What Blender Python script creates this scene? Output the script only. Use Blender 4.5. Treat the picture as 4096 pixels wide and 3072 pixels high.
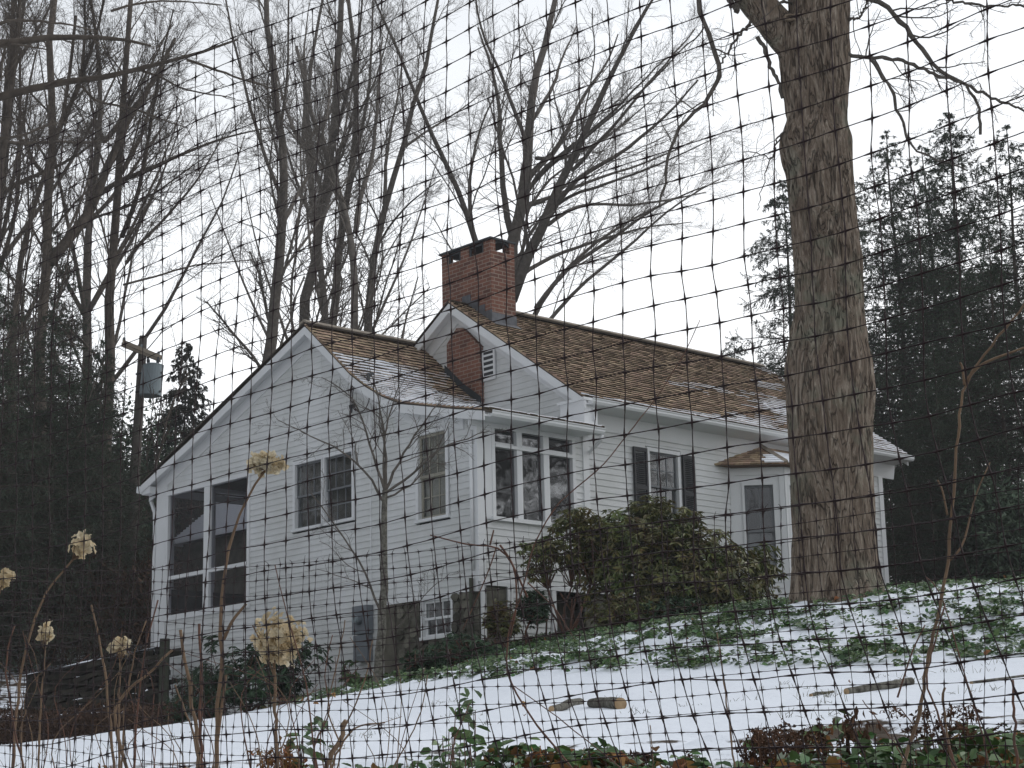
import bpy, math, random
import numpy as np
R_=math.radians
sc=bpy.context.scene
for o in list(bpy.data.objects): bpy.data.objects.remove(o)
COL=sc.collection
# ------------------------------------------------ camera, sky, sun, exposure
F,CX,CY=7500.,2048.,1536.
p,r,az=R_(12.87),R_(1.32),R_(47.3)
FW=np.array([0,math.cos(p),math.sin(p)]);DN0=np.array([0,math.sin(p),-math.cos(p)]);RT0=np.array([1.,0,0])
RT=math.cos(r)*RT0+math.sin(r)*DN0;DN=-math.sin(r)*RT0+math.cos(r)*DN0
EYE=np.array([0,0,1.6])
cam=bpy.data.cameras.new('camera');co=bpy.data.objects.new('camera',cam);COL.objects.link(co)
from mathutils import Matrix
co.matrix_world=Matrix(((RT[0],-DN[0],-FW[0],0),(RT[1],-DN[1],-FW[1],0),(RT[2],-DN[2],-FW[2],1.6),(0,0,0,1)))
cam.sensor_width=36;cam.lens=F/4096*36;cam.clip_start=.1;cam.clip_end=2000
sc.camera=co
w=bpy.data.worlds.new('World');sc.world=w;w.use_nodes=True
nt=w.node_tree;nt.nodes.clear()
def N(nt,t,**k):
    n=nt.nodes.new(t)
    for a,b in k.items():
        if a in n.inputs: n.inputs[a].default_value=b
        else: setattr(n,a,b)
    return n
SUN_EL,SUN_AZ=R_(35),R_(58)    # low bright cloud behind the house
sky=N(nt,'ShaderNodeTexSky',sky_type='NISHITA',sun_disc=False,sun_elevation=SUN_EL,sun_rotation=SUN_AZ)
tc=N(nt,'ShaderNodeTexCoord')
mp=N(nt,'ShaderNodeMapping');mp.inputs['Scale'].default_value=(1,1,3.2)
nz=N(nt,'ShaderNodeTexNoise',Scale=1.7,Detail=5.,Roughness=.55)
L=nt.links.new
L(tc.outputs['Generated'],mp.inputs['Vector']);L(mp.outputs[0],nz.inputs['Vector'])
# cloud brightness falls off away from the bright part of the overcast
dot=N(nt,'ShaderNodeVectorMath',operation='DOT_PRODUCT');dot.inputs[1].default_value=(math.sin(SUN_AZ)*math.cos(SUN_EL),math.cos(SUN_AZ)*math.cos(SUN_EL),math.sin(SUN_EL))
L(tc.outputs['Generated'],dot.inputs[0])
rp=N(nt,'ShaderNodeValToRGB');L(dot.outputs['Value'],rp.inputs[0])
e=rp.color_ramp.elements;e[0].position=0;e[0].color=(.52,.53,.545,1);e[1].position=1;e[1].color=(1.35,1.35,1.35,1)
for q,cc in ((.18,(.74,.755,.77,1)),(.36,(.98,1.0,1.02,1)),(.62,(1.12,1.13,1.14,1))):
    ee=e.new(q);ee.color=cc
r2=N(nt,'ShaderNodeMapRange');r2.inputs['From Min'].default_value=.3;r2.inputs['From Max'].default_value=.7;r2.inputs['To Min'].default_value=.76;r2.inputs['To Max'].default_value=1.14
L(nz.outputs['Fac'],r2.inputs['Value'])
mul=N(nt,'ShaderNodeVectorMath',operation='SCALE');L(rp.outputs[0],mul.inputs[0]);L(r2.outputs[0],mul.inputs['Scale'])
sx=N(nt,'ShaderNodeSeparateXYZ');L(tc.outputs['Generated'],sx.inputs[0])
ez_=N(nt,'ShaderNodeMapRange');ez_.inputs['From Min'].default_value=.20;ez_.inputs['From Max'].default_value=.55;L(sx.outputs[2],ez_.inputs['Value'])
em=N(nt,'ShaderNodeMix',data_type='RGBA');em.inputs[6].default_value=(1,1,1,1);em.inputs[7].default_value=(.60,.63,.67,1);L(ez_.outputs[0],em.inputs[0])
m2=N(nt,'ShaderNodeVectorMath',operation='MULTIPLY');L(mul.outputs[0],m2.inputs[0]);L(em.outputs[2],m2.inputs[1]);mul=m2
bg1=N(nt,'ShaderNodeBackground',Strength=.08);L(sky.outputs[0],bg1.inputs[0])
bg2=N(nt,'ShaderNodeBackground',Strength=1.0);L(mul.outputs[0],bg2.inputs[0])
mx=N(nt,'ShaderNodeMixShader');mx.inputs[0].default_value=.94
L(bg1.outputs[0],mx.inputs[1]);L(bg2.outputs[0],mx.inputs[2])
wo=N(nt,'ShaderNodeOutputWorld');L(mx.outputs[0],wo.inputs[0])
sun=bpy.data.lights.new('sun','SUN');sun.energy=.55;sun.angle=R_(40);sun.color=(1,.97,.93)
so=bpy.data.objects.new('sun',sun);COL.objects.link(so)
so.rotation_euler=(R_(90)-SUN_EL,0,math.pi-SUN_AZ)
so.location=(0,0,60)
sc.view_settings.view_transform='Standard';sc.view_settings.look='None';sc.view_settings.gamma=1
sc.view_settings.exposure=.40
sc.cycles.max_bounces=6;sc.cycles.transparent_max_bounces=12
# ------------------------------------------------ helpers
def at(x,y,Y):
    q=FW+(x-CX)/F*RT+(y-CY)/F*DN
    return EYE+q*Y/q[1]
def ats(pts,Y): return np.array([at(x,y,Y) for x,y in pts])
def h3(ix,iy,iz,s):
    n=(ix*374761393+iy*668265263+iz*2147483647+s*974634777)&0xffffffff
    n=((n^(n>>13))*1274126177)&0xffffffff
    n=((n^(n>>16))*2246822519)&0xffffffff
    return ((n^(n>>15))&0xffffff)/float(0xffffff)
def vn(x,y,z=0,s=0):
    x,y,z=np.broadcast_arrays(np.asarray(x,float),np.asarray(y,float),np.asarray(z,float))
    ix,iy,iz=[np.floor(v).astype(np.int64) for v in (x,y,z)]
    fx,fy,fz=x-ix,y-iy,z-iz
    fx,fy,fz=[v*v*(3-2*v) for v in (fx,fy,fz)]
    o=0
    for a in (0,1):
        for b in (0,1):
            for c in (0,1):
                o=o+h3(ix+a,iy+b,iz+c,s)*(fx if a else 1-fx)*(fy if b else 1-fy)*(fz if c else 1-fz)
    return o
def fbm(x,y,z=0,s=0,o=4):
    t=0;a=.5;k=1.
    for i in range(o): t=t+a*vn(np.asarray(x)*k,np.asarray(y)*k,np.asarray(z)*k,s+i);a*=.5;k*=2.03
    return t
def unit(v): return v/np.maximum(np.linalg.norm(v,axis=-1,keepdims=True),1e-9)
class MB:
    def __init__(s): s.V=[];s.G=[];s.n=0
    def add(s,V,Fc,rnd=0.):
        V=np.asarray(V,float).reshape(-1,3);Fc=np.asarray(Fc,np.int64)
        if Fc.ndim==1: Fc=Fc[None]
        s.V.append(V);s.G.append((Fc+s.n,np.broadcast_to(np.asarray(rnd,float),(len(Fc),)).copy()));s.n+=len(V)
    HF=np.array([[0,3,2,1],[4,5,6,7],[0,1,5,4],[1,2,6,5],[2,3,7,6],[3,0,4,7]])
    def hex(s,V,rnd=0.): s.add(V,MB.HF,rnd)
    def hexes(s,V,rnd=0.): # V (n,8,3)
        V=np.asarray(V);n=len(V)
        Fc=(MB.HF[None]+8*np.arange(n)[:,None,None]).reshape(-1,4)
        rr=np.repeat(np.broadcast_to(rnd,(n,)),6)
        s.add(V.reshape(-1,3),Fc,rr)
    def box(s,x0,x1,y0,y1,z0,z1,rnd=0.):
        s.hex([(x0,y0,z0),(x1,y0,z0),(x1,y1,z0),(x0,y1,z0),(x0,y0,z1),(x1,y0,z1),(x1,y1,z1),(x0,y1,z1)],rnd)
    def prism(s,A,B,rnd=0.): # two matching polygons
        A=np.asarray(A,float);B=np.asarray(B,float);n=len(A)
        s.add(np.vstack([A,B]),[[i,(i+1)%n,n+(i+1)%n,n+i] for i in range(n)],rnd)
        s.add(A,[list(range(n))[::-1]],rnd);s.add(B,[list(range(n))],rnd)
    def tubes(s,P,R,k=4,rnd=0.,cap=True):
        P=np.asarray(P,float);R=np.asarray(R,float)
        if P.ndim==2: P=P[None];R=R[None]
        M,n,_=P.shape
        T=unit(np.gradient(P,axis=1))
        av=unit(P[:,-1]-P[:,0]);ref=np.zeros((M,3));ref[np.arange(M),np.argmin(np.abs(av),axis=1)]=1
        U=unit(np.cross(T,ref[:,None,:]));W=np.cross(T,U)
        th=np.arange(k)*2*math.pi/k
        V=P[:,:,None,:]+R[:,:,None,None]*(np.cos(th)[None,None,:,None]*U[:,:,None,:]+np.sin(th)[None,None,:,None]*W[:,:,None,:])
        i=np.arange(n-1)[:,None]*k;j=np.arange(k)[None];j2=(j+1)%k
        q=np.stack([i+j,i+j2,i+k+j2,i+k+j],-1).reshape(-1,4)
        Fc=(q[None]+(np.arange(M)*n*k)[:,None,None]).reshape(-1,4)
        rr=np.repeat(np.broadcast_to(rnd,(M,)),len(q))
        b=s.n;s.add(V.reshape(-1,3),Fc,rr)
        if cap:
            c=np.concatenate([(np.arange(k)[::-1])[None]+(np.arange(M)*n*k)[:,None],(np.arange(k)+(n-1)*k)[None]+(np.arange(M)*n*k)[:,None]])
            s.G.append((c+b,np.tile(np.broadcast_to(rnd,(M,)),2)))
    def oval(s,P,D,Nn,Ln,W,rnd=0.,fold=.3,curl=.12):
        D=unit(D);S=unit(np.cross(D,Nn));Nn=np.cross(S,D)
        Ln=np.asarray(Ln)[:,None] if np.ndim(Ln) else Ln; W=np.asarray(W)[:,None] if np.ndim(W) else W
        f=lambda l,w,h:P+D*Ln*l+S*W*w+Nn*(W*h*fold-Ln*l*l*curl)
        V=np.stack([f(0,0,0),f(.22,.40,.6),f(.62,.46,.7),f(1,0,0),f(.62,-.46,.7),f(.22,-.40,.6)],1);n=len(P);i=np.arange(n)[:,None]*6
        s.add(V.reshape(-1,3),np.concatenate([i+np.array([[0,1,2,3]]),i+np.array([[0,3,4,5]])]),np.tile(np.broadcast_to(rnd,(n,)),2))
    def leaves(s,P,D,Nn,Ln,W,rnd=0.,fold=.35):
        D=unit(D);S=unit(np.cross(D,Nn));Nn=np.cross(S,D)
        Ln=np.asarray(Ln)[:,None] if np.ndim(Ln) else Ln; W=np.asarray(W)[:,None] if np.ndim(W) else W
        a=P;b=P+D*Ln*.45+S*W*.5+Nn*W*fold*.5;c=P+D*Ln-Nn*Ln*.12;d=P+D*Ln*.45-S*W*.5+Nn*W*fold*.5
        V=np.stack([a,b,c,d],1);n=len(P);i=np.arange(n)[:,None]*4
        s.add(V.reshape(-1,3),np.concatenate([i+np.array([[0,1,2]]),i+np.array([[0,2,3]])]),np.tile(np.broadcast_to(rnd,(n,)),2))
    def build(s,name,mat,parent=None,off=(0,0,0),smooth=False,kind=None):
        V=np.concatenate(s.V)-np.asarray(off,float)
        me=bpy.data.meshes.new(name)
        me.vertices.add(len(V));me.vertices.foreach_set('co',V.ravel())
        vi=np.concatenate([g.ravel() for g,_ in s.G]);lt=np.concatenate([np.full(len(g),g.shape[1]) for g,_ in s.G])
        me.loops.add(len(vi));me.loops.foreach_set('vertex_index',vi.astype(np.int32))
        me.polygons.add(len(lt));ls=np.concatenate([[0],np.cumsum(lt)[:-1]])
        me.polygons.foreach_set('loop_start',ls.astype(np.int32));me.polygons.foreach_set('loop_total',lt.astype(np.int32))
        me.polygons.foreach_set('use_smooth',np.full(len(lt),smooth))
        me.update(calc_edges=True)
        at_=me.attributes.new('rnd','FLOAT','FACE');at_.data.foreach_set('value',np.concatenate([q for _,q in s.G]).astype(np.float32))
        me.materials.append(mat)
        o=bpy.data.objects.new(name,me);COL.objects.link(o)
        if parent is not None: o.parent=parent
        if kind: o['kind']=kind
        return o
def thing(name,label,cat,loc=(0,0,0),rz=0,group=None):
    o=bpy.data.objects.new(name,None);COL.objects.link(o);o.location=loc;o.rotation_euler=(0,0,rz)
    o.empty_display_size=.2;return tag(o,label,cat,group)
def tag(o,label,cat,group=None,kind=None):
    o['label']=label;o['category']=cat
    if group:o['group']=group
    if kind:o['kind']=kind
    return o
# ------------------------------------------------ materials
def mat(name,base,rough=.8,spec=.3,var=None,vscale=3.,dark=.7,bump=0.,bscale=20.,rnd=0.,stretch=(1,1,1),hsv=None,metal=0.,trans=0.):
    m=bpy.data.materials.new(name);m.use_nodes=True;nt=m.node_tree;nt.nodes.clear();L=nt.links.new
    out=N(nt,'ShaderNodeOutputMaterial');b=N(nt,'ShaderNodeBsdfPrincipled')
    b.inputs['Roughness'].default_value=rough;b.inputs['Specular IOR Level'].default_value=spec;b.inputs['Metallic'].default_value=metal
    L(b.outputs[0],out.inputs[0])
    tc=N(nt,'ShaderNodeTexCoord');mp=N(nt,'ShaderNodeMapping');mp.inputs['Scale'].default_value=stretch
    L(tc.outputs['Object'],mp.inputs[0])
    n1=N(nt,'ShaderNodeTexNoise',Scale=vscale,Detail=6.,Roughness=.6);L(mp.outputs[0],n1.inputs['Vector'])
    mxn=N(nt,'ShaderNodeMix',data_type='RGBA')
    c2=var if var else tuple(c*dark for c in base)
    mxn.inputs[6].default_value=(*c2,1);mxn.inputs[7].default_value=(*base,1)
    rr=N(nt,'ShaderNodeMapRange');rr.inputs['From Min'].default_value=.35;rr.inputs['From Max'].default_value=.65
    L(n1.outputs['Fac'],rr.inputs['Value']);L(rr.outputs[0],mxn.inputs[0])
    last=mxn.outputs[2]
    if rnd or hsv:
        at_=N(nt,'ShaderNodeAttribute',attribute_name='rnd')
        hs=N(nt,'ShaderNodeHueSaturation');mr=N(nt,'ShaderNodeMapRange',clamp=False)
        mr.inputs['To Min'].default_value=1-rnd;mr.inputs['To Max'].default_value=1+rnd
        L(at_.outputs['Fac'],mr.inputs['Value']);L(mr.outputs[0],hs.inputs['Value'])
        if hsv:
            m3=N(nt,'ShaderNodeMapRange');m3.inputs['To Min'].default_value=.5-hsv;m3.inputs['To Max'].default_value=.5+hsv
            ml=N(nt,'ShaderNodeMath',operation='MULTIPLY');ml.inputs[1].default_value=7.31;fr=N(nt,'ShaderNodeMath',operation='FRACT')
            L(at_.outputs['Fac'],ml.inputs[0]);L(ml.outputs[0],fr.inputs[0]);L(fr.outputs[0],m3.inputs['Value']);L(m3.outputs[0],hs.inputs['Hue'])
        L(last,hs.inputs['Color']);last=hs.outputs[0]
    L(last,b.inputs['Base Color'])
    if bump:
        n2=N(nt,'ShaderNodeTexNoise',Scale=bscale,Detail=5.,Roughness=.65);L(mp.outputs[0],n2.inputs['Vector'])
        bp=N(nt,'ShaderNodeBump',Strength=bump,Distance=.02);L(n2.outputs['Fac'],bp.inputs['Height']);L(bp.outputs[0],b.inputs['Normal'])
    if trans:
        tl=N(nt,'ShaderNodeBsdfTranslucent');L(last,tl.inputs[0]);ms=N(nt,'ShaderNodeMixShader');ms.inputs[0].default_value=trans
        L(b.outputs[0],ms.inputs[1]);L(tl.outputs[0],ms.inputs[2]);L(ms.outputs[0],out.inputs[0])
    return m
M={}
M['white']=mat('white_paint',(.71,.72,.72),.55,.3,rnd=.035,var=(.60,.61,.595),vscale=1.0,bump=.05,bscale=30)
M['trim']=mat('white_trim_paint',(.75,.76,.765),.5,.3,dark=.94,vscale=2)
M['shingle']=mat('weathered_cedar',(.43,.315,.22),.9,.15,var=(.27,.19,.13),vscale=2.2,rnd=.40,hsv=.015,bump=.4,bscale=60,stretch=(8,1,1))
M['capwood']=mat('ridge_wood',(.36,.31,.25),.9,.15,dark=.6,vscale=6)
M['edge']=mat('dark_wood_edge',(.095,.08,.065),.9,.1)
M['snow']=mat('snow',(.84,.86,.90),.75,.2,dark=.97,vscale=6,bump=.25,bscale=14)
M['lead']=mat('lead_flashing',(.13,.135,.15),.6,.4,dark=.6,vscale=7)
M['iron']=mat('dark_metal',(.04,.045,.05),.6,.4)
M['shutter']=mat('black_shutter',(.018,.02,.024),.5,.4)
M['sash']=mat('grey_sash',(.20,.21,.22),.6,.3)
M['sashtan']=mat('tan_sash',(.36,.34,.28),.6,.3)
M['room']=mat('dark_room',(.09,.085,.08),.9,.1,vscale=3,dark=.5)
M['tanshade']=mat('tan_shade',(.36,.34,.28),.9,.1)
M['shade']=mat('window_shade',(.13,.12,.105),.9,.1)
M['wallstone']=mat('wall_stone',(.055,.05,.04),.95,.15,var=(.022,.021,.015),vscale=6,bump=.9,bscale=9,rnd=.6)
M['stone']=mat('foundation_stone',(.17,.16,.13),.95,.15,var=(.08,.077,.06),vscale=5,bump=.8,bscale=12,rnd=.45)
M['concrete']=mat('old_concrete',(.17,.155,.125),.95,.1,var=(.10,.095,.075),vscale=4,bump=.4,bscale=20)
M['greymetal']=mat('grey_meter_box',(.16,.18,.20),.5,.4,dark=.85)
M['bark']=None
M['twig']=mat('grey_bark',(.20,.175,.15),.9,.1,var=(.12,.105,.09),vscale=8,rnd=.3)
M['twig2']=mat('brown_bark',(.135,.112,.092),.9,.1,var=(.08,.066,.055),vscale=8,rnd=.3)
M['needle']=mat('hemlock_needles',(.085,.115,.075),.8,.15,var=(.045,.065,.042),vscale=1.2,rnd=.5,hsv=.02)
M['needle2']=mat('spruce_needles',(.065,.07,.05),.85,.1,var=(.038,.042,.03),vscale=1.2,rnd=.5,hsv=.02)
M['rhodo']=mat('rhododendron_leaf',(.115,.155,.042),.40,.5,var=(.155,.115,.04),vscale=2.2,rnd=.55,hsv=.035,trans=.15)
M['shrub']=mat('dark_shrub_leaf',(.045,.09,.038),.5,.4,var=(.03,.058,.028),vscale=3,rnd=.5,hsv=.02,trans=.1)
M['ivy']=mat('ivy_leaf',(.085,.155,.042),.45,.5,var=(.055,.10,.032),vscale=3,rnd=.5,hsv=.03,trans=.1)
M['dryleaf']=mat('dry_leaf',(.30,.155,.06),.85,.2,var=(.16,.08,.035),vscale=9,rnd=.5,hsv=.02,trans=.2)
M['fern']=mat('dead_fern',(.15,.085,.055),.9,.1,var=(.085,.05,.035),vscale=9,rnd=.5,trans=.1)
M['petal']=mat('dried_petal',(.72,.66,.51),.8,.2,var=(.60,.47,.28),vscale=14,rnd=.22,trans=.3)
M['cane']=mat('tan_cane',(.27,.18,.11),.7,.3,var=(.17,.11,.07),vscale=20,rnd=.2,stretch=(1,1,.3),bump=.3,bscale=60)
M['redcane']=mat('red_brown_cane',(.15,.07,.045),.6,.3,var=(.10,.055,.04),vscale=20)
M['net']=mat('black_plastic_net',(.030,.013,.014),.55,.4)
M['log']=mat('lichen_bark',(.20,.19,.16),.95,.1,var=(.06,.055,.045),vscale=22,bump=.6,bscale=40)
M['cutwood']=mat('cut_wood',(.42,.30,.18),.85,.1,var=(.27,.18,.10),vscale=14)
M['scar']=mat('old_branch_scar',(.30,.235,.17),.9,.1,var=(.10,.075,.055),vscale=25)
M['pole']=mat('pole_wood',(.13,.115,.10),.9,.1,dark=.6,vscale=6,stretch=(1,1,.1))
M['arm']=mat('crossarm_wood',(.34,.29,.23),.9,.1,dark=.75)
M['trafo']=mat('transformer_paint',(.25,.30,.32),.5,.4,dark=.85)
M['post']=mat('green_wood_post',(.075,.08,.06),.9,.1,dark=.7,stretch=(6,6,1))
M['grass']=mat('dead_grass',(.14,.11,.06),.9,.1,rnd=.5,var=(.06,.07,.03))
M['brush']=mat('brown_brush',(.10,.062,.042),.9,.1,var=(.05,.032,.024),vscale=1.5,rnd=.45)
# bark of the big maple
def bark_mat():
    m=bpy.data.materials.new('maple_bark');m.use_nodes=True;nt=m.node_tree;nt.nodes.clear();L=nt.links.new
    out=N(nt,'ShaderNodeOutputMaterial');b=N(nt,'ShaderNodeBsdfPrincipled');b.inputs['Roughness'].default_value=.92;b.inputs['Specular IOR Level'].default_value=.15;L(b.outputs[0],out.inputs[0])
    tc=N(nt,'ShaderNodeTexCoord');mp=N(nt,'ShaderNodeMapping');mp.inputs['Scale'].default_value=(7,7,1.15);L(tc.outputs['Object'],mp.inputs[0])
    d=N(nt,'ShaderNodeTexNoise',Scale=.6,Detail=3.);L(mp.outputs[0],d.inputs[0])
    av=N(nt,'ShaderNodeVectorMath',operation='MULTIPLY_ADD');av.inputs[1].default_value=(3.2,3.2,2.2);L(d.outputs['Color'],av.inputs[0]);L(mp.outputs[0],av.inputs[2])
    v=N(nt,'ShaderNodeTexNoise',Scale=1.5,Detail=2.,Roughness=.5);L(av.outputs[0],v.inputs['Vector'])
    sb_=N(nt,'ShaderNodeMath',operation='SUBTRACT');sb_.inputs[1].default_value=.5;L(v.outputs['Fac'],sb_.inputs[0]);ab_=N(nt,'ShaderNodeMath',operation='ABSOLUTE');L(sb_.outputs[0],ab_.inputs[0])
    n=N(nt,'ShaderNodeTexNoise',Scale=2.6,Detail=9.,Roughness=.75);L(av.outputs[0],n.inputs[0])
    nb=N(nt,'ShaderNodeTexNoise',Scale=1.6,Detail=5.,Roughness=.65);L(tc.outputs['Object'],nb.inputs[0])
    cr=N(nt,'ShaderNodeValToRGB');L(n.outputs['Fac'],cr.inputs[0]);e=cr.color_ramp.elements
    e[0].position=.32;e[0].color=(.065,.046,.033,1);e[1].position=.70;e[1].color=(.42,.36,.29,1)
    x=e.new(.5);x.color=(.185,.142,.107,1)
    lm=N(nt,'ShaderNodeMix',data_type='RGBA');lm.inputs[7].default_value=(.17,.19,.14,1);L(cr.outputs[0],lm.inputs[6])
    lr=N(nt,'ShaderNodeMapRange');lr.inputs['From Min'].default_value=.52;lr.inputs['From Max'].default_value=.66;lr.inputs['To Max'].default_value=.6;L(nb.outputs['Fac'],lr.inputs['Value']);L(lr.outputs[0],lm.inputs[0])
    cm=N(nt,'ShaderNodeMapRange');cm.inputs['From Max'].default_value=.035;cm.inputs['To Min'].default_value=.35;L(ab_.outputs[0],cm.inputs['Value'])
    ms=N(nt,'ShaderNodeVectorMath',operation='SCALE');L(lm.outputs[2],ms.inputs[0]);L(cm.outputs[0],ms.inputs['Scale'])
    L(ms.outputs[0],b.inputs['Base Color'])
    ad=N(nt,'ShaderNodeMath',operation='MULTIPLY_ADD');ad.inputs[1].default_value=.6;L(n.outputs['Fac'],ad.inputs[0]);L(cm.outputs[0],ad.inputs[2])
    bp=N(nt,'ShaderNodeBump',Strength=.9,Distance=.03);L(ad.outputs[0],bp.inputs['Height']);L(bp.outputs[0],b.inputs['Normal'])
    return m
M['bark']=bark_mat()
def brick_mat():
    m=bpy.data.materials.new('red_brick');m.use_nodes=True;nt=m.node_tree;nt.nodes.clear();L=nt.links.new
    out=N(nt,'ShaderNodeOutputMaterial');b=N(nt,'ShaderNodeBsdfPrincipled');b.inputs['Roughness'].default_value=.9;b.inputs['Specular IOR Level'].default_value=.15;L(b.outputs[0],out.inputs[0])
    tc=N(nt,'ShaderNodeTexCoord');sp=N(nt,'ShaderNodeSeparateXYZ');L(tc.outputs['Object'],sp.inputs[0])
    su=N(nt,'ShaderNodeMath',operation='SUBTRACT');L(sp.outputs[0],su.inputs[0]);L(sp.outputs[1],su.inputs[1])
    cb=N(nt,'ShaderNodeCombineXYZ');L(su.outputs[0],cb.inputs[0]);L(sp.outputs[2],cb.inputs[1])
    br=N(nt,'ShaderNodeTexBrick',Scale=1.,offset=.5);br.inputs['Color1'].default_value=(.23,.105,.075,1);br.inputs['Color2'].default_value=(.11,.06,.05,1);br.inputs['Mortar'].default_value=(.30,.235,.19,1)
    br.inputs['Brick Width'].default_value=.215;br.inputs['Row Height'].default_value=.074;br.inputs['Mortar Size'].default_value=.009;br.inputs['Bias'].default_value=-.2
    L(cb.outputs[0],br.inputs['Vector'])
    n=N(nt,'ShaderNodeTexNoise',Scale=3.,Detail=6.);L(tc.outputs['Object'],n.inputs[0])
    mr=N(nt,'ShaderNodeMapRange');mr.inputs['To Min'].default_value=.6;mr.inputs['To Max'].default_value=1.3;L(n.outputs['Fac'],mr.inputs['Value'])
    s=N(nt,'ShaderNodeVectorMath',operation='SCALE');L(br.outputs[0],s.inputs[0]);L(mr.outputs[0],s.inputs['Scale']);L(s.outputs[0],b.inputs['Base Color'])
    bp=N(nt,'ShaderNodeBump',Strength=.6,Distance=.01);bp.invert=True;L(br.outputs['Fac'],bp.inputs['Height']);L(bp.outputs[0],b.inputs['Normal'])
    return m
M['brick']=brick_mat()
def glass_mat(name,tint,refl,clear):
    m=bpy.data.materials.new(name);m.use_nodes=True;nt=m.node_tree;nt.nodes.clear();L=nt.links.new
    out=N(nt,'ShaderNodeOutputMaterial');t=N(nt,'ShaderNodeBsdfTransparent');t.inputs[0].default_value=(*tint,1)
    g=N(nt,'ShaderNodeBsdfGlossy');g.inputs['Roughness'].default_value=.03;g.inputs[0].default_value=(.9,.92,.95,1)
    lw=N(nt,'ShaderNodeLayerWeight');lw.inputs['Blend'].default_value=.5
    mr=N(nt,'ShaderNodeMapRange');mr.inputs['To Min'].default_value=refl;mr.inputs['To Max'].default_value=1.;mr.inputs['From Min'].default_value=.25
    L(lw.outputs['Facing'],mr.inputs['Value'])
    pw=N(nt,'ShaderNodeMath',operation='POWER');pw.inputs[1].default_value=1.0;L(mr.outputs[0],pw.inputs[0])
    nz=N(nt,'ShaderNodeTexNoise',Scale=2.5,Detail=2.);tc=N(nt,'ShaderNodeTexCoord');L(tc.outputs['Object'],nz.inputs[0])
    bp=N(nt,'ShaderNodeBump',Strength=.12,Distance=.02);L(nz.outputs['Fac'],bp.inputs['Height']);L(bp.outputs[0],g.inputs['Normal'])
    ms=N(nt,'ShaderNodeMixShader');ms.inputs[0].default_value=refl
    L(t.outputs[0],ms.inputs[1]);L(g.outputs[0],ms.inputs[2]);L(ms.outputs[0],out.inputs[0]);return m
M['glass']=glass_mat('window_glass',(.75,.78,.78),.11,1)
M['glass2']=glass_mat('bright_window_glass',(.35,.35,.35),.20,1)
M['screen']=glass_mat('insect_screen',(.50,.50,.53),.02,1)
# ------------------------------------------------ terrain
CP=np.array([(-2.5,-3,.1),(2.5,-3,.1),(0,0,.15),(0,3.5,.75),(0,7,1.70),(-4,7,1.62),(4,7,1.95),(1.1,9,1.93),(.76,13,2.28),(2.8,16,2.67),(8,15,2.9),(-.2,19,2.88),(3.58,21,3.92),(3.5,20.2,3.78),(8,21,3.9),(-.4,29.2,4.12),(3.2,25.5,4.2),(2.2,32.0,4.45),(6.96,27,4.62),(7.5,37,5.1),(-3,32,3.55),(-7.1,36.6,3.2),(-4.6,24,2.72),(-2,27,3.28),(-4.4,16,2.18),(-9,30,2.75),(-9.5,36.5,3.7),(-9.7,40,4.6),(-14,41,4.7),(-12,45,5.3),(-4,45,5.2),(-18,60,9),(-26,60,11),(0,60,6),(15,50,6),(15,34,4.8),(14,24,4.4),(-14,18,1.9),(-30,30,5),(32,40,6),(0,100,10),(-60,110,18),(60,110,14),(0,-60,-3),(-80,0,0),(80,0,4),(-250,300,20),(250,300,20),(-250,-250,-5),(250,-250,-5)])
def tps(P,z):
    d=np.linalg.norm(P[:,None]-P[None],axis=2);K=np.where(d>0,d,0)  # linear RBF
    n=len(P);A=np.zeros((n+3,n+3));A[:n,:n]=K;A[:n,n]=1;A[:n,n+1:]=P;A[n:,:n]=A[:n,n:].T
    return np.linalg.solve(A,np.concatenate([z,np.zeros(3)]))
_P=CP[:,:2];_W=tps(_P,CP[:,2])
def gz0(x,y):
    x=np.asarray(x,float);y=np.asarray(y,float);q=np.stack([x.ravel(),y.ravel()],1);o=np.zeros(len(q))
    for i in range(0,len(q),40000):
        b=q[i:i+40000];d=np.sqrt(((b[:,None]-_P[None])**2).sum(2)+.35)
        o[i:i+40000]=d@_W[:-3]+_W[-3]+b@_W[-2:]
    return o.reshape(x.shape)
LX=np.array([-60,-12,-3.6,-2.3,-.3,2.8,6.,10.,60]);LY=np.array([60,40,28.5,24.6,19.2,16.,14.9,14.4,14])
def ivymask(x,y):
    e=np.interp(x,LX,LY)+.5*(fbm(x*.9,y*.9,0,5)-.5)
    return np.clip((y-e)/.5,0,1)*np.clip((34-y+.5*x)/2,0,1)*np.clip((x+3.6)/.6,0,1)
def gz(x,y):
    z=gz0(x,y);m=ivymask(x,y);x=np.asarray(x);y=np.asarray(y)
    fg=np.clip((9.3-y)/.8,0,1)*np.clip((y-4)/1,0,1)
    z=z+.05*(fbm(x*.6,y*.6,0,2)-.5)+(m*.13+fg*.10)*(vn(x*3.3,y*3.3,0,9)-.5)+m*.09*(vn(x*7.3,y*7.3,0,19)-.5)+.022*(vn(x*2.2,y*2.2,0,3)-.5)+.012*(vn(x*6,y*6,0,33)-.5)
    return z
def axis(segs):
    o=[]
    for a,b,st in segs: o.append(np.arange(a,b,st))
    return np.concatenate(o)
gx=np.concatenate([-np.geomspace(400,16,26),axis([(-15,-6,.25),(-6,10,.09),(10,15,.3)]),np.geomspace(15,400,26)])
gy=np.concatenate([-np.geomspace(300,6,12),axis([(-5,5,.5),(5,12,.06),(12,34,.09),(34,60,.5)]),np.geomspace(60,500,22)])
GX,GY=np.meshgrid(gx,gy,indexing='ij');GZ=gz(GX,GY)
nx,ny=len(gx),len(gy)
idx=np.arange(nx*ny).reshape(nx,ny)
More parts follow.
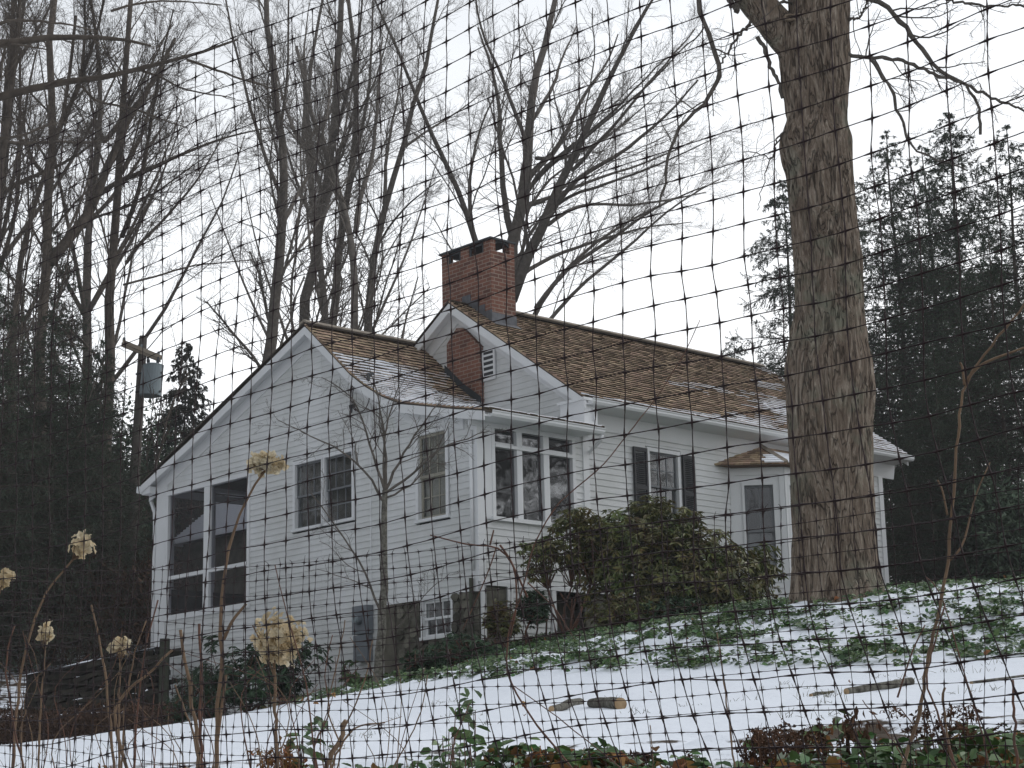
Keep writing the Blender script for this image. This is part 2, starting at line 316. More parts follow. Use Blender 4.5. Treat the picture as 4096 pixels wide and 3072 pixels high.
mb=MB();mb.add(np.stack([GX,GY,GZ],-1).reshape(-1,3),np.stack([idx[:-1,:-1],idx[1:,:-1],idx[1:,1:],idx[:-1,1:]],-1).reshape(-1,4))
def ground_mat():
    m=bpy.data.materials.new('snowy_ground');m.use_nodes=True;nt=m.node_tree;nt.nodes.clear();L=nt.links.new
    out=N(nt,'ShaderNodeOutputMaterial');b=N(nt,'ShaderNodeBsdfPrincipled');b.inputs['Roughness'].default_value=.8;b.inputs['Specular IOR Level'].default_value=.2;L(b.outputs[0],out.inputs[0])
    g=N(nt,'ShaderNodeTexCoord');at_=N(nt,'ShaderNodeAttribute',attribute_name='snow')
    n=N(nt,'ShaderNodeTexNoise',Scale=2.4,Detail=7.,Roughness=.65);L(g.outputs['Object'],n.inputs[0])
    n3=N(nt,'ShaderNodeTexNoise',Scale=30.,Detail=4.);L(g.outputs['Object'],n3.inputs[0])
    ad=N(nt,'ShaderNodeMath',operation='ADD');L(at_.outputs['Fac'],ad.inputs[0]);L(n.outputs['Fac'],ad.inputs[1])
    mr=N(nt,'ShaderNodeMapRange');mr.inputs['From Min'].default_value=.97;mr.inputs['From Max'].default_value=1.03;L(ad.outputs[0],mr.inputs['Value'])
    soil=N(nt,'ShaderNodeMix',data_type='RGBA');soil.inputs[6].default_value=(.028,.022,.014,1);soil.inputs[7].default_value=(.085,.055,.032,1);L(n3.outputs['Fac'],soil.inputs[0])
    mx=N(nt,'ShaderNodeMix',data_type='RGBA');L(mr.outputs[0],mx.inputs[0]);L(soil.outputs[2],mx.inputs[6]);mx.inputs[7].default_value=(.83,.86,.91,1)
    L(mx.outputs[2],b.inputs['Base Color'])
    n4=N(nt,'ShaderNodeTexNoise',Scale=9.,Detail=5.,Roughness=.6);L(g.outputs['Object'],n4.inputs[0]);bp=N(nt,'ShaderNodeBump',Strength=.6,Distance=.035);L(n4.outputs['Fac'],bp.inputs['Height']);L(bp.outputs[0],b.inputs['Normal'])
    return m
ground=mb.build('ground',ground_mat(),smooth=True,kind='structure')
sn=np.ones_like(GX)*.0
P0=at(1912,2000,30.);P0=np.array([P0[0],P0[1],0]);AA=np.array([math.sin(az),math.cos(az)]);BB=np.array([-math.cos(az),math.sin(az)])
ha=(GX-P0[0])*AA[0]+(GY-P0[1])*AA[1];hb=(GX-P0[0])*BB[0]+(GY-P0[1])*BB[1]
near=(hb>-1.6+.5*fbm(GX,GY,0,7))&(ha>-.8)&(ha<12.5)      # beds along the house
near2=(ha>-1.9)&(ha<.5)&(hb>-.3)&(hb<10.5)
sn[:]=.75;sn[near|near2]=.25
sn[(GY>38)]=.42;sn[(GX<-5.5)&(GY>25.5)&(GY<60)]=.50;sn[(GX>8)&(GY>25)]=.3;sn[(GY>58)]=.2;sn[(GX>3)&(GY>24.5)]=.35
fgm=(GY<8.9);sn[fgm]=.55;sn[GY<5]=.4
a_=ground.data.attributes.new('snow','FLOAT','POINT');a_.data.foreach_set('value',sn.ravel().astype(np.float32))
# ------------------------------------------------ house
ZB=4.0
house=thing('house','white clapboard cottage with cedar shingle roof and red brick chimney','house',(P0[0],P0[1],ZB),R_(90)-az)
HO=(0,0,ZB)
rg=np.random.default_rng(4)
class PL:
    def __init__(s,o,u,n): s.o=np.array(o,float);s.u=np.array(u,float);s.n=np.array(n,float)
    def pt(s,u,d,z): q=s.o+s.u*u+s.n*d;return (q[0],q[1],z)
    def box(s,mb,u0,u1,d0,d1,z0,z1,rnd=0.,tilt=0.):
        mb.hex([s.pt(u0,d0+tilt,z0),s.pt(u1,d0+tilt,z0),s.pt(u1,d1+tilt,z0),s.pt(u0,d1+tilt,z0),s.pt(u0,d0,z1),s.pt(u1,d0,z1),s.pt(u1,d1,z1),s.pt(u0,d1,z1)],rnd)
pL=PL((0,0),(0,1),(-1,0));pF=PL((0,0),(1,0),(0,-1));pM=PL((0,.2),(1,0),(0,-1));pG=PL((2.54,0),(0,1),(-1,0))
def siding(mb,pl,zb,zt,lo,hi,ops=(),e=.111):
    k=0;z=zb
    while z<zt-1e-6:
        z0,z1=z,min(z+e,zt);lv=sorted({z0,z1}|{q for o in ops for q in o[2:] if z0<q<z1})
        for za,zc in zip(lv[:-1],lv[1:]):
            iv=[(lo(za),lo(zc),hi(za),hi(zc))];mid=(za+zc)/2
            for (u0,u1,o0,o1) in ops:
                if not(o0<mid<o1): continue
                nv=[]
                for (l0,l1,h0,h1) in iv:
                    if u1<=min(l0,l1) or u0>=max(h0,h1): nv.append((l0,l1,h0,h1));continue
                    if u0>l0: nv.append((l0,l1,u0,u0))
                    if u1<h0: nv.append((u1,u1,h0,h1))
                iv=nv
            d=lambda q:.0135*(1-(q-z0)/e)+.002
            iv2=[]
            for (l0,l1,h0,h1) in iv:
                if h0-l0<.01: continue
                h1=max(h1,l1+.001);js=[q for q in (1.1+(k*1.37)%2.3,4.2+(k*.91)%1.9,7.4+(k*1.13)%1.7) if max(l0,l1)+.3<q<min(h0,h1)-.3];e_=[(l0,l1)]+[(q,q) for q in js]+[(h0,h1)]
                for (a_0,a_1),(b_0,b_1) in zip(e_[:-1],e_[1:]): iv2.append((a_0+.002,a_1+.002,b_0-.002,b_1-.002))
            for nb_,(l0,l1,h0,h1) in enumerate(iv2):
                mb.hex([pl.pt(l0,-.03,za),pl.pt(h0,-.03,za),pl.pt(h0,d(za),za),pl.pt(l0,d(za),za),pl.pt(l1,-.03,zc),pl.pt(h1,-.03,zc),pl.pt(h1,d(zc),zc),pl.pt(l1,d(zc),zc)],(k*.377+nb_*.61)%1)
        z=z1
def strip(mb,pl,prof,t0,t1,d0,d1): # band hanging under a roof profile [(u,z)...]
    for (u0,z0),(u1,z1) in zip(prof[:-1],prof[1:]):
        mb.hex([pl.pt(u0,d0,z0-t1),pl.pt(u1,d0,z1-t1),pl.pt(u1,d1,z1-t1),pl.pt(u0,d1,z0-t1),pl.pt(u0,d0,z0-t0),pl.pt(u1,d0,z1-t0),pl.pt(u1,d1,z1-t0),pl.pt(u0,d1,z0-t0)])
WR=[(-.42,7.97),(.3,8.12),(1.06,8.30),(1.7,8.45),(2.19,8.66),(2.65,8.92),(3.09,9.22),(4.43,10.38)]  # wing roof, front slope
WL=[(4.43,10.38),(8.2,8.86),(9.95,8.22)]
slL=(10.38-8.22)/(9.95-4.43)
wr_u=[q[0] for q in WR];wr_z=[q[1] for q in WR]
hiL=lambda z:min(9.65,4.43+(10.26-z)/slL)
loL=lambda z:0. if z<7.95 else float(np.interp(z+.12,wr_z,wr_u))
# left gable wall
opL=[(-.1,2.42,3,5.10),(6.42,9.28,5.46,7.93),(3.2,5.07,6.6,7.95),(.68,1.55,6.32,7.92)]
mb=MB();siding(mb,pL,3.0,10.2,loL,hiL,opL);wall1=mb.build('wall',M['white'],house,HO)
wall1['label']='clapboard gable wall of the lower wing'
mb=MB();siding(mb,pF,5.22,7.95,lambda z:0.,lambda z:2.54,[(.30,2.20,6.25,7.83)])
siding(mb,pF,4.33,5.22,lambda z:.60,lambda z:1.66,[(.90,1.38,4.66,5.16)]);mb.build('wall',M['white'],house,HO)['label']='clapboard front wall of the wing with the sun porch'
mb=MB();siding(mb,pM,5.22,8.3,lambda z:2.54,lambda z:11.16,[(4.2,5.12,6.5,7.95),(6.5,9.25,5.2,7.85)]);mb.build('wall',M['white'],house,HO)['label']='clapboard front wall of the main block'
mb=MB();siding(mb,pG,7.8,10.86,lambda z:max(.2,3.31-(10.84-z)/.70),lambda z:min(6.4,3.31+(10.84-z)/.62));mb.build('wall',M['white'],house,HO)['label']='clapboard upper gable of the main block'
mb=MB()
mb.box(2.6,11.10,6.3,6.4,4,8.4);mb.box(11.05,11.13,.24,6.4,4,8.4)  # back and far end
mb.add([(11.09,.2,8.3),(11.09,6.4,8.3),(11.09,3.31,10.86)],[[0,1,2]])
mb.box(2.6,11.1,.24,6.3,4.9,4.95);mb.box(3.72,3.78,6.42,9.6,3,8.2);mb.box(.05,3.7,6.40,6.46,5.4,8.4)
mb.build('wall',M['white'],house,HO)['label']='plain rear and end walls'
# porch floor, ceiling and outer side
mb=MB();mb.box(.05,3.7,6.47,9.60,5.38,5.44);mb.box(.05,3.7,9.55,9.62,3.0,5.5)
for a0,a1 in ((.04,.30),(1.10,1.27),(2.3,2.4),(3.6,3.7)): mb.box(a0,a1,9.5,9.6,5.5,8.14)
mb.box(.05,3.7,9.5,9.6,8.12,8.2)
mb.build('porch_shell',M['trim'],house,HO)
# foundation
mb=MB()
for k in range(9):
    for j in range(14):
        u0=.02+j*.155+rg.uniform(-.03,.03);z0=3.6+k*.17+rg.uniform(-.02,.02)
        if u0>2.02 or z0>5.05: continue
        if .60<u0+.08<1.52 and 4.36<z0+.08<5.12: continue
        c=np.array([-.0,u0+.08,z0+.085]);n_=9
        pts=[];hw,hh=rg.uniform(.08,.10),rg.uniform(.08,.095);dd=rg.uniform(-.02,.03)
        an=np.linspace(0,2*math.pi,n_,endpoint=False);rr=rg.uniform(.85,1.1,n_)
        A=[(-.0-dd-.02,max(.02,min(2.1,c[1]+hw*rr[i]*math.cos(an[i]))),min(5.08,c[2]+hh*rr[i]*math.sin(an[i]))) for i in range(n_)]
        Bq=[(.1,x[1]*.9+c[1]*.1,x[2]) for x in A];mb.prism([( .04,a[1],a[2]) for a in A],A,rg.random())
mb.box(.0,.3,.02,.60,3.2,5.095,.35);mb.box(.0,.3,.60,1.52,3.2,4.33,.35);mb.box(.0,.3,1.52,2.12,3.2,5.095,.35)
mb.box(.12,.585,.01,.2,3.4,5.2,.55);mb.box(.0,.595,.3,.4,3.4,5.2,.3)
mb.box(1.70,2.6,.5,.6,3.4,5.2,.1)
mb.box(2.6,11.1,.24,.5,3.9,5.215,.4)
fnd=mb.build('foundation',M['stone'],house,HO)
mb=MB();mb.box(-.03,.3,2.13,2.42,3.0,5.095);mb.build('foundation_pier',M['concrete'],house,HO)
# trims: corner boards, water table, rakes, friezes
for lst in ([(pL,.0,.13,.0,.035,5.1,8.02),(pF,-.035,.12,.0,.034,5.22,7.96)],[(pF,.015,.11,.0,.03,4.0,5.20)],[(pF,2.40,2.54,.0,.034,5.24,7.9)],[(pL,9.29,9.65,.0,.034,2.95,8.1)],[(pL,2.42,2.50,.0,.03,3.0,5.1)],[(pM,11.03,11.16,.0,.034,5.2,8.3)],[(pM,2.54,2.66,.0,.032,5.2,8.3)],[(pL,2.765,2.79,.0,.024,5.1,8.6)],[(pF,.585,.70,.0,.031,4.3,5.17)],[(pF,1.58,1.67,.0,.031,4.25,5.17)]):
    mb=MB()
    for pl_,*q in lst: pl_.box(mb,*q)
    mb.build('corner_board',M['trim'],house,HO)
mb=MB();mb.box(0.0,.15,9.65,9.68,3.0,8.05);mb.build('corner_board',M['trim'],house,HO)
mb=MB();pF.box(mb,.14,.30,.022,.03,6.25,7.8);mb.build('trim_board',M['trim'],house,HO)
mb=MB();pF.box(mb,.0,2.54,.0,.036,5.17,5.235);mb.build('water_table',M['trim'],house,HO)
mb=MB();pL.box(mb,.0,2.42,.0,.037,5.06,5.12);mb.build('water_table',M['trim'],house,HO)
mb=MB();strip(mb,pL,WR,.05,.2,.19,.225);strip(mb,pL,WL,.05,.2,.19,.225);strip(mb,pL,WR,.10,.13,.0,.19);strip(mb,pL,WL,.10,.13,.0,.19);strip(mb,pL,WR[1:],.13,.36,.0,.03);strip(mb,pL,WL,.13,.36,.0,.03)
mb.build('rake_board',M['trim'],house,HO);mb=MB()
MR=[(-.22,8.53),(3.31,10.99)];MLf=[(3.31,10.99),(6.6,8.95)]
for pr in (MR,MLf): strip(mb,pG,pr,.05,.22,.22,.255);strip(mb,pG,pr,.11,.14,.0,.22);strip(mb,pG,pr,.14,.40,.0,.032)
mb.build('rake_board',M['trim'],house,HO);mb=MB()
pE=PL((11.16,0),(0,1),(1,0))
for pr in (MR,MLf): strip(mb,pE,pr,.05,.22,.36,.39)
mb.build('rake_board',M['trim'],house,HO)
def extr(mb,poly,a0,a1): mb.prism([(a0,b,z) for b,z in poly],[(a1,b,z) for b,z in poly])
mb=MB();extr(mb,[(.2,8.08),(.2,8.45),(-.2,8.45),(-.2,8.40),(.12,8.36),(.17,8.08)],2.6,11.55)
extr(mb,[(-.003,7.76),(-.003,7.92),(-.38,7.92),(-.38,7.87),(-.06,7.84),(-.05,7.76)],-.19,2.3)
mb.box(2.30,2.62,-.19,.40,8.02,8.47);mb.box(2.26,2.64,-.23,.44,8.47,8.52);mb.box(2.34,2.6,-.14,.3,7.92,8.02)
mb.build('soffit',M['trim'],house,HO)
gp=lambda b,z:[(b,z-.11),(b-.09,z-.10),(b-.115,z-.06),(b-.115,z-.03),(b-.13,z-.012),(b-.13,z),(b-.115,z),(b-.105,z-.05),(b-.01,z-.07),(b,z)]
mb=MB();extr(mb,gp(-.21,8.50),2.38,11.62);mb.build('gutter',M['trim'],house,HO)
mb=MB();extr(mb,gp(-.39,7.94),-.10,2.48);mb.build('gutter',M['trim'],house,HO)
mb=MB();mb.prism([(-.25,b,z) for b,z in ((9.93,8.15),(10.06,8.16),(10.08,8.04),(9.95,8.0))],[(3.9,b,z) for b,z in ((9.93,8.15),(10.06,8.16),(10.08,8.04),(9.95,8.0))]);mb.box(-.2,.1,9.65,9.95,7.98,8.12);mb.build('gutter',M['trim'],house,HO)
def dsp(pts,rr=.04):
    m_=MB();m_.tubes(np.array(pts,float),np.full(len(pts),rr),8);m_.build('downspout',M['trim'],house,HO,True)
dsp([(.06,10.0,8.02),(.06,10.0,7.86),(-.02,9.74,7.62),(-.02,9.72,7.4),(-.02,9.72,3.0)]);dsp([(2.45,-.45,7.84),(2.45,-.42,7.75),(2.60,.12,7.55),(2.60,.12,5.0)],.035)
dsp([(-.075,.075,7.7),(-.075,.075,5.4)],.03)
mb=MB();mb.tubes(np.array([(-.09,.10,5.28),(-.09,.10,3.7)]),np.array([.035,.035]),8);mb.build('drain_pipe',M['post'],house,HO)
# roofs
def prof_pts(prof):
    P=np.array(prof,float);s=np.concatenate([[0],np.cumsum(np.linalg.norm(np.diff(P,axis=0),axis=1))]);return P,s
def shingles(a0,a1,prof,expo=.12,snow=None,seed=0,clip=None):
    P,s=prof_pts(prof);rg=np.random.default_rng(seed);H=[];Rn=[];S=[]
    n=int(s[-1]/expo);hole=clip
    for k in range(n+1):
        s0=k*expo;s1=min(s0+expo+.01,s[-1])
        if s1-s0<.02: break
        p0=np.array([np.interp(s0,s,P[:,0]),np.interp(s0,s,P[:,1])]);p1=np.array([np.interp(s1,s,P[:,0]),np.interp(s1,s,P[:,1])])
        t=(p1-p0)/np.linalg.norm(p1-p0);nn=np.array([-t[1],t[0]])
        if nn[1]<0: nn=-nn
        a=a0
        while a<a1-1e-6:
            wd=rg.uniform(.07,.2);b=min(a+wd,a1)
            if a1-b<.05:b=a1
            j=rg.normal()*.006;h0=.027+rg.uniform(-.006,.008);h1=.004
            if not(hole and hole((a+b)/2,p0[0])):
                q0=p0+t*j
                f=lambda aa,pp,hh:(aa,pp[0]+nn[0]*hh,pp[1]+nn[1]*hh)
                H.append([f(a+.002,q0,-.02),f(b-.002,q0,-.02),f(b-.002,p1,-.02),f(a+.002,p1,-.02),f(a+.002,q0,h0),f(b-.002,q0,h0),f(b-.002,p1,h1),f(a+.002,p1,h1)]);Rn.append(rg.random())
                if snow:
                    cv=snow((a+b)/2,s0/s[-1],k)
                    if cv>0:
                        i0=.018;i1=.018+(expo-.012)*min(1,cv);u0=p0+t*i0;u1=p0+t*i1;th=.010+.016*min(1,cv)
                        hh=lambda w_:h0+(h1-h0)*w_/expo
                        S.append([f(a-.002,u0,hh(i0)-.006),f(b+.002,u0,hh(i0)-.006),f(b+.002,u1,hh(i1)-.006),f(a-.002,u1,hh(i1)-.006),f(a-.002,u0+t*.006,hh(i0)+th*.7),f(b+.002,u0+t*.006,hh(i0)+th*.7),f(b+.002,u1,hh(i1)+th*.6),f(a-.002,u1,hh(i1)+th*.6)])
            a=b
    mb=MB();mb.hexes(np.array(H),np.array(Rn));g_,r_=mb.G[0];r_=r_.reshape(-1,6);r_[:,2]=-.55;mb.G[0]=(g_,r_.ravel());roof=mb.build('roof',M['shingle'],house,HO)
    if S:
        mb=MB();mb.hexes(np.array(S));mb.build('snow_patch',M['snow'],roof,HO)
    return roof
def snw(a,t,k):  # wing: lower two thirds of the slope, most towards the left and the eave
    v=fbm(a*1.6+3,k*.33,0,21)
    return (1.75-2.0*t-.26*max(0,a-.9)+(v-.47)*1.3)*1.6 if t<.8 else 0
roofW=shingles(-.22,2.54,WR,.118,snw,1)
def snm(a,t,k):  # main: drifts growing to the far right, a thin line at the eave
    v=fbm(a*1.5,k*.5,0,31);v2=fbm(a*.45,k*.13,0,41);a2=(a-6.0)/5.
    return 2.6*(a2*.75-.95*t+(v-.47)*1.1+(v2-.47)*.7+.0+(.55 if k<1 else .25 if k<2 else 0)*(v2>.40))
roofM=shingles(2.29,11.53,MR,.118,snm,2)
mb=MB();t=.05
for pr,a0,a1 in ((WR,-.215,2.54),(WL,-.215,3.9),(MR,2.295,11.52),(MLf,2.295,11.52)):
    for (u0,z0),(u1,z1) in zip(pr[:-1],pr[1:]): mb.hex([(a0,u0,z0-.06),(a1,u0,z0-.06),(a1,u1,z1-.06),(a0,u1,z1-.06),(a0,u0,z0-.022),(a1,u0,z0-.022),(a1,u1,z1-.022),(a0,u1,z1-.022)])
mb.hex([(-.215,4.43,10.40),(3.9,4.43,10.40),(3.9,9.97,8.23),(-.215,9.97,8.23),(-.215,4.43,10.43),(3.9,4.43,10.43),(3.9,9.97,8.26),(-.215,9.97,8.26)])
mb.hex([(2.295,3.31,11.0),(11.52,3.31,11.0),(11.52,6.62,8.95),(2.295,6.62,8.95),(2.295,3.31,11.03),(11.52,3.31,11.03),(11.52,6.62,8.98),(2.295,6.62,8.98)])
mb.build('roof_deck',M['edge'],house,HO)
mb=MB()
for (a0,a1,b,z,rf) in ((-.24,2.5,4.43,10.42,roofW),(3.36,11.3,3.31,11.05,roofM)):
    mb=MB()
    mb.hex([(a0,b-.13,z-.055),(a1,b-.13,z-.055),(a1,b,z-.01),(a0,b,z-.01),(a0,b-.13,z-.03),(a1,b-.13,z-.03),(a1,b+.01,z+.045),(a0,b+.01,z+.045)])
    mb.hex([(a0,b+.012,z+.0),(a1,b+.012,z+.0),(a1,b+.14,z-.04),(a0,b+.14,z-.04),(a0,b+.012,z+.045),(a1,b+.012,z+.045),(a1,b+.14,z+.0),(a0,b+.14,z+.0)])
    mb.build('ridge_cap',M['capwood'],rf,HO)
    mb=MB();mb.hex([(a0,b-.145,z-.085),(a1,b-.145,z-.085),(a1,b-.10,z-.06),(a0,b-.10,z-.06),(a0,b-.145,z-.05),(a1,b-.145,z-.05),(a1,b-.10,z-.03),(a0,b-.10,z-.03)]);mb.build('ridge_edge',M['edge'],rf,HO)
# chimney
ca0,ca1,cb0,cb1=2.76,3.36,2.62,4.04
mb=MB();mb.box(ca0,ca1,cb0,cb1,9.6,11.92)
for b0,b1 in ((cb0,cb0+.20),(cb0+.62,cb0+.86),(cb1-.2,cb1)): mb.box(ca0,ca0+.12,b0,b1,11.92,12.14);mb.box(ca1-.12,ca1,b0,b1,11.92,12.14)
mb.box(2.44,2.545,2.63,3.56,8.3,10.02)
mb.prism([(2.44,2.63,10.02),(2.44,3.56,10.02),(2.44,3.56,10.22),(2.44,3.28,10.48),(2.44,3.1,10.45)],[(2.545,2.63,10.02),(2.545,3.56,10.02),(2.545,3.56,10.22),(2.545,3.28,10.48),(2.545,3.1,10.45)])
ch=mb.build('chimney',M['brick'],house,HO)
mb=MB()
def arch(mb,a0,a1,bc,hw,z0,z1):pass
for b0,b1 in ((cb0+.2,cb0+.62),(cb0+.86,cb1-.2)):
    mb.box(ca0+.01,ca0+.03,b0,b0+.05,11.92,12.14);mb.box(ca0+.01,ca0+.03,b1-.05,b1,11.92,12.14);mb.box(ca0+.01,ca0+.03,b0,b1,12.07,12.14)
mb.prism([(ca0+.12,cb0+.02,12.14),(ca0+.12,cb0+.02,12.05),(ca0+.2,cb0+.02,12.11),(ca1-.2,cb0+.02,12.11),(ca1-.12,cb0+.02,12.05),(ca1-.12,cb0+.02,12.14)],[(ca0+.12,cb0+.05,12.14),(ca0+.12,cb0+.05,12.05),(ca0+.2,cb0+.05,12.11),(ca1-.2,cb0+.05,12.11),(ca1-.12,cb0+.05,12.05),(ca1-.12,cb0+.05,12.14)])
mb.box(ca0-.035,ca1+.03,cb0-.03,cb1+.05,12.14,12.175)
mb.build('chimney_cap',M['iron'],ch,HO)
mb=MB()
zr=lambda b:10.99-.697*abs(3.31-b)
for i in range(4): b0=cb0-.012+i*.2;mb.box(ca0-.014-.002*i,ca0-.002,b0,b0+.235,zr(b0)-.15,zr(b0)+.26)
mb.box(ca0-.012,ca1+.012,cb0-.014,cb0-.002,zr(cb0)-.2,zr(cb0)+.20);mb.hex([(ca0-.02,cb0-.14,zr(cb0-.14)+.028),(ca1+.02,cb0-.14,zr(cb0-.14)+.028),(ca1+.02,cb0,zr(cb0)+.028),(ca0-.02,cb0,zr(cb0)+.028),(ca0-.02,cb0-.14,zr(cb0-.14)+.035),(ca1+.02,cb0-.14,zr(cb0-.14)+.035),(ca1+.02,cb0,zr(cb0)+.035),(ca0-.02,cb0,zr(cb0)+.035)])
mb.build('flashing',M['lead'],ch,HO)
mb=MB();strip(mb,PL((2.44,0),(0,1),(-1,0)),[(b,float(np.interp(b,wr_u,wr_z))+.16) for b in (2.60,2.65,3.09,3.6)],.0,.15,.01,.03);mb.build('flashing',M['iron'],ch,HO)
# windows
def win(pl,u0,u1,z0,z1,cols,rU,rL,frame,cas=.07,glass='glass',casm='trim',shade=None,split=.5,mun='sash',fw=.035,casing=True,low=False):
    mb=MB();c=cas
    if casing:
        pl.box(mb,u0-c,u0,-.02,.03,z0-.02,z1+c);pl.box(mb,u1,u1+c,-.02,.03,z0-.02,z1+c);pl.box(mb,u0,u1,-.02,.03,z1,z1+c);pl.box(mb,u0-c-.02,u1+c+.02,-.02,.055,z0-.05,z0)
    pl.box(mb,u0-.02,u0-.001,-.12,-.021,z0,z1);pl.box(mb,u1+.001,u1+.02,-.12,-.021,z0,z1);pl.box(mb,u0,u1,-.12,-.021,z1+.001,z1+.02);pl.box(mb,u0,u1,-.12,-.021,z0-.02,z0-.001)
    w_=mb.build('window',M[casm],house,HO)
    zm=z0+(z1-z0)*split;mb=MB()
    for (a,b,d,nr) in ((zm-.02,z1,-.045,rU),(z0,zm+.02,-.075,rL)):
        pl.box(mb,u0,u0+fw,d,d+.028,a,b);pl.box(mb,u1-fw,u1,d,d+.028,a,b);pl.box(mb,u0+fw,u1-fw,d,d+.028,b-fw,b);pl.box(mb,u0+fw,u1-fw,d,d+.028,a,a+fw)
        for i in range(1,cols): x=u0+fw+(u1-u0-2*fw)*i/cols;pl.box(mb,x-.009,x+.009,d+.004,d+.024,a+fw,b-fw)
        for i in range(1,nr): x=a+fw+(b-a-2*fw)*i/nr;pl.box(mb,u0+fw,u1-fw,d+.005,d+.023,x-.009,x+.009)
    mb.build('sash',M[frame],w_,HO)
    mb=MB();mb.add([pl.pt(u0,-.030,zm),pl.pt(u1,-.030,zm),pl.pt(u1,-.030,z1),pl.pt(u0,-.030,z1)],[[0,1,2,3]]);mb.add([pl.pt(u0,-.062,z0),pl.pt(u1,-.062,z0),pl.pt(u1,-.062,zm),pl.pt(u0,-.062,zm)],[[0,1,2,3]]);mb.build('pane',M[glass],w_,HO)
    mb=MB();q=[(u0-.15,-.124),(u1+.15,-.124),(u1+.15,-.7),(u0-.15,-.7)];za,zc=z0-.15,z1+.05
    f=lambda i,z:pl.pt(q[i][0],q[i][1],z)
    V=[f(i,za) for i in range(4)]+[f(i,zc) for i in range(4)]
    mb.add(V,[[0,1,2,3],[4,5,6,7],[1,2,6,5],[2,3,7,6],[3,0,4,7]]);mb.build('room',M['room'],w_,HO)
    if low:
        mb=MB();pl.box(mb,u0,u1,-.13,-.126,z0,zm);mb.build('shade',M['sash'],w_,HO)
    if shade:
        mb=MB();pl.box(mb,u0,u1,-.13,-.126,z1-(z1-z0)*shade,z1);mb.build('shade',M['tanshade' if frame=='sashtan' else 'shade'],w_,HO)
    return w_
win(pL,3.30,4.09,6.68,7.86,3,2,2,'sash',shade=1.);win(pL,4.19,4.98,6.68,7.86,3,2,2,'sash',shade=1.)
win(pL,.77,1.48,6.40,7.83,3,2,2,'sashtan',shade=1.,casm='trim',fw=.05)
win(pL,.69,1.40,4.44,5.03,3,1,1,'trim',cas=.05,fw=.04)
# sun porch glazing
mb=MB();
for u0,u1 in ((.29,.36),(.845,.965),(1.455,1.585),(2.135,2.21)): pF.box(mb,u0,u1,-.06,.04,6.30,7.80)
pF.box(mb,.36,2.14,-.055,.06,7.455,7.51);pF.box(mb,.36,2.14,-.055,.035,7.76,7.83);pF.box(mb,.26,2.24,-.06,.075,6.235,6.30)
for u0,u1 in ((.36,.845),(.965,1.455),(1.585,2.135)): pF.box(mb,u0,u1,-.05,-.03,7.515,7.56)
wp=mb.build('window',M['trim'],house,HO)
mb=MB();mb.add([pF.pt(.36,-.035,6.3),pF.pt(2.14,-.035,6.3),pF.pt(2.14,-.035,7.76),pF.pt(.36,-.035,7.76)],[[0,1,2,3]]);mb.build('pane',M['glass2'],wp,HO)
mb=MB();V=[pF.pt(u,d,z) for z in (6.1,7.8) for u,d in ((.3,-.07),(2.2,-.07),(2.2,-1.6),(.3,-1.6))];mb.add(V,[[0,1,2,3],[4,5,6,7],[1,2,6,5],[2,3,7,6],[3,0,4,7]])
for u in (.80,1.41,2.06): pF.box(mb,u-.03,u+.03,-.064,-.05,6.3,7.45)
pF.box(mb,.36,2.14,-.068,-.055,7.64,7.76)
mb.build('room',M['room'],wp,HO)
# screened porch openings on the left gable
mb=MB()
for u0,u1 in ((6.42,6.50),(7.76,7.95),(9.23,9.30)): pL.box(mb,u0,u1,-.08,.03,5.46,7.93)
for u0,u1 in ((6.5,7.76),(7.95,9.23)): pL.box(mb,u0,u1,-.06,.03,6.20,6.27)
pL.box(mb,6.40,9.32,-.08,.045,7.88,7.96);pL.box(mb,6.38,9.34,-.08,.05,5.40,5.50)
sw=mb.build('screened_opening',M['trim'],house,HO)
for u0,u1 in ((6.5,7.76),(7.95,9.23)):
    for z0,z1 in ((5.50,6.20),(6.27,7.88)):
        mb=MB();mb.add([pL.pt(u0,-.03,z0),pL.pt(u1,-.03,z0),pL.pt(u1,-.03,z1),pL.pt(u0,-.03,z1)],[[0,1,2,3]]);mb.build('screen',M['screen'],sw,HO)
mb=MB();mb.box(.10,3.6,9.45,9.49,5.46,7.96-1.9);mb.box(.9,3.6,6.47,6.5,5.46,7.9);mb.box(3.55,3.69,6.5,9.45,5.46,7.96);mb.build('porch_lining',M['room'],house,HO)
# vents
def vent(pl,u0,u1,z0,z1,n):
    mb=MB();c=.045;pl.box(mb,u0-c,u0,.0,.03,z0-c,z1+c);pl.box(mb,u1,u1+c,.0,.03,z0-c,z1+c);pl.box(mb,u0,u1,.0,.03,z1,z1+c);pl.box(mb,u0,u1,.0,.03,z0-c,z0)
    h=(z1-z0)/n
    for i in range(n): z=z0+i*h;mb.hex([pl.pt(u0,.0,z+h*.42),pl.pt(u1,.0,z+h*.42),pl.pt(u1,.03,z+.006),pl.pt(u0,.03,z+.006),pl.pt(u0,.0,z+h*.60),pl.pt(u1,.0,z+h*.60),pl.pt(u1,.03,z+h*.45),pl.pt(u0,.03,z+h*.45)])
    v=mb.build('vent',M['trim'],house,HO);mb=MB();pl.box(mb,u0,u1,-.02,-.005 if pl is pF else .021,z0,z1);mb.build('vent_backing',M['iron'],v,HO)
vent(pF,.93,1.35,4.70,5.12,5);vent(PL((2.515,0),(0,1),(-1,0)),2.32,2.585,9.38,9.88,5)
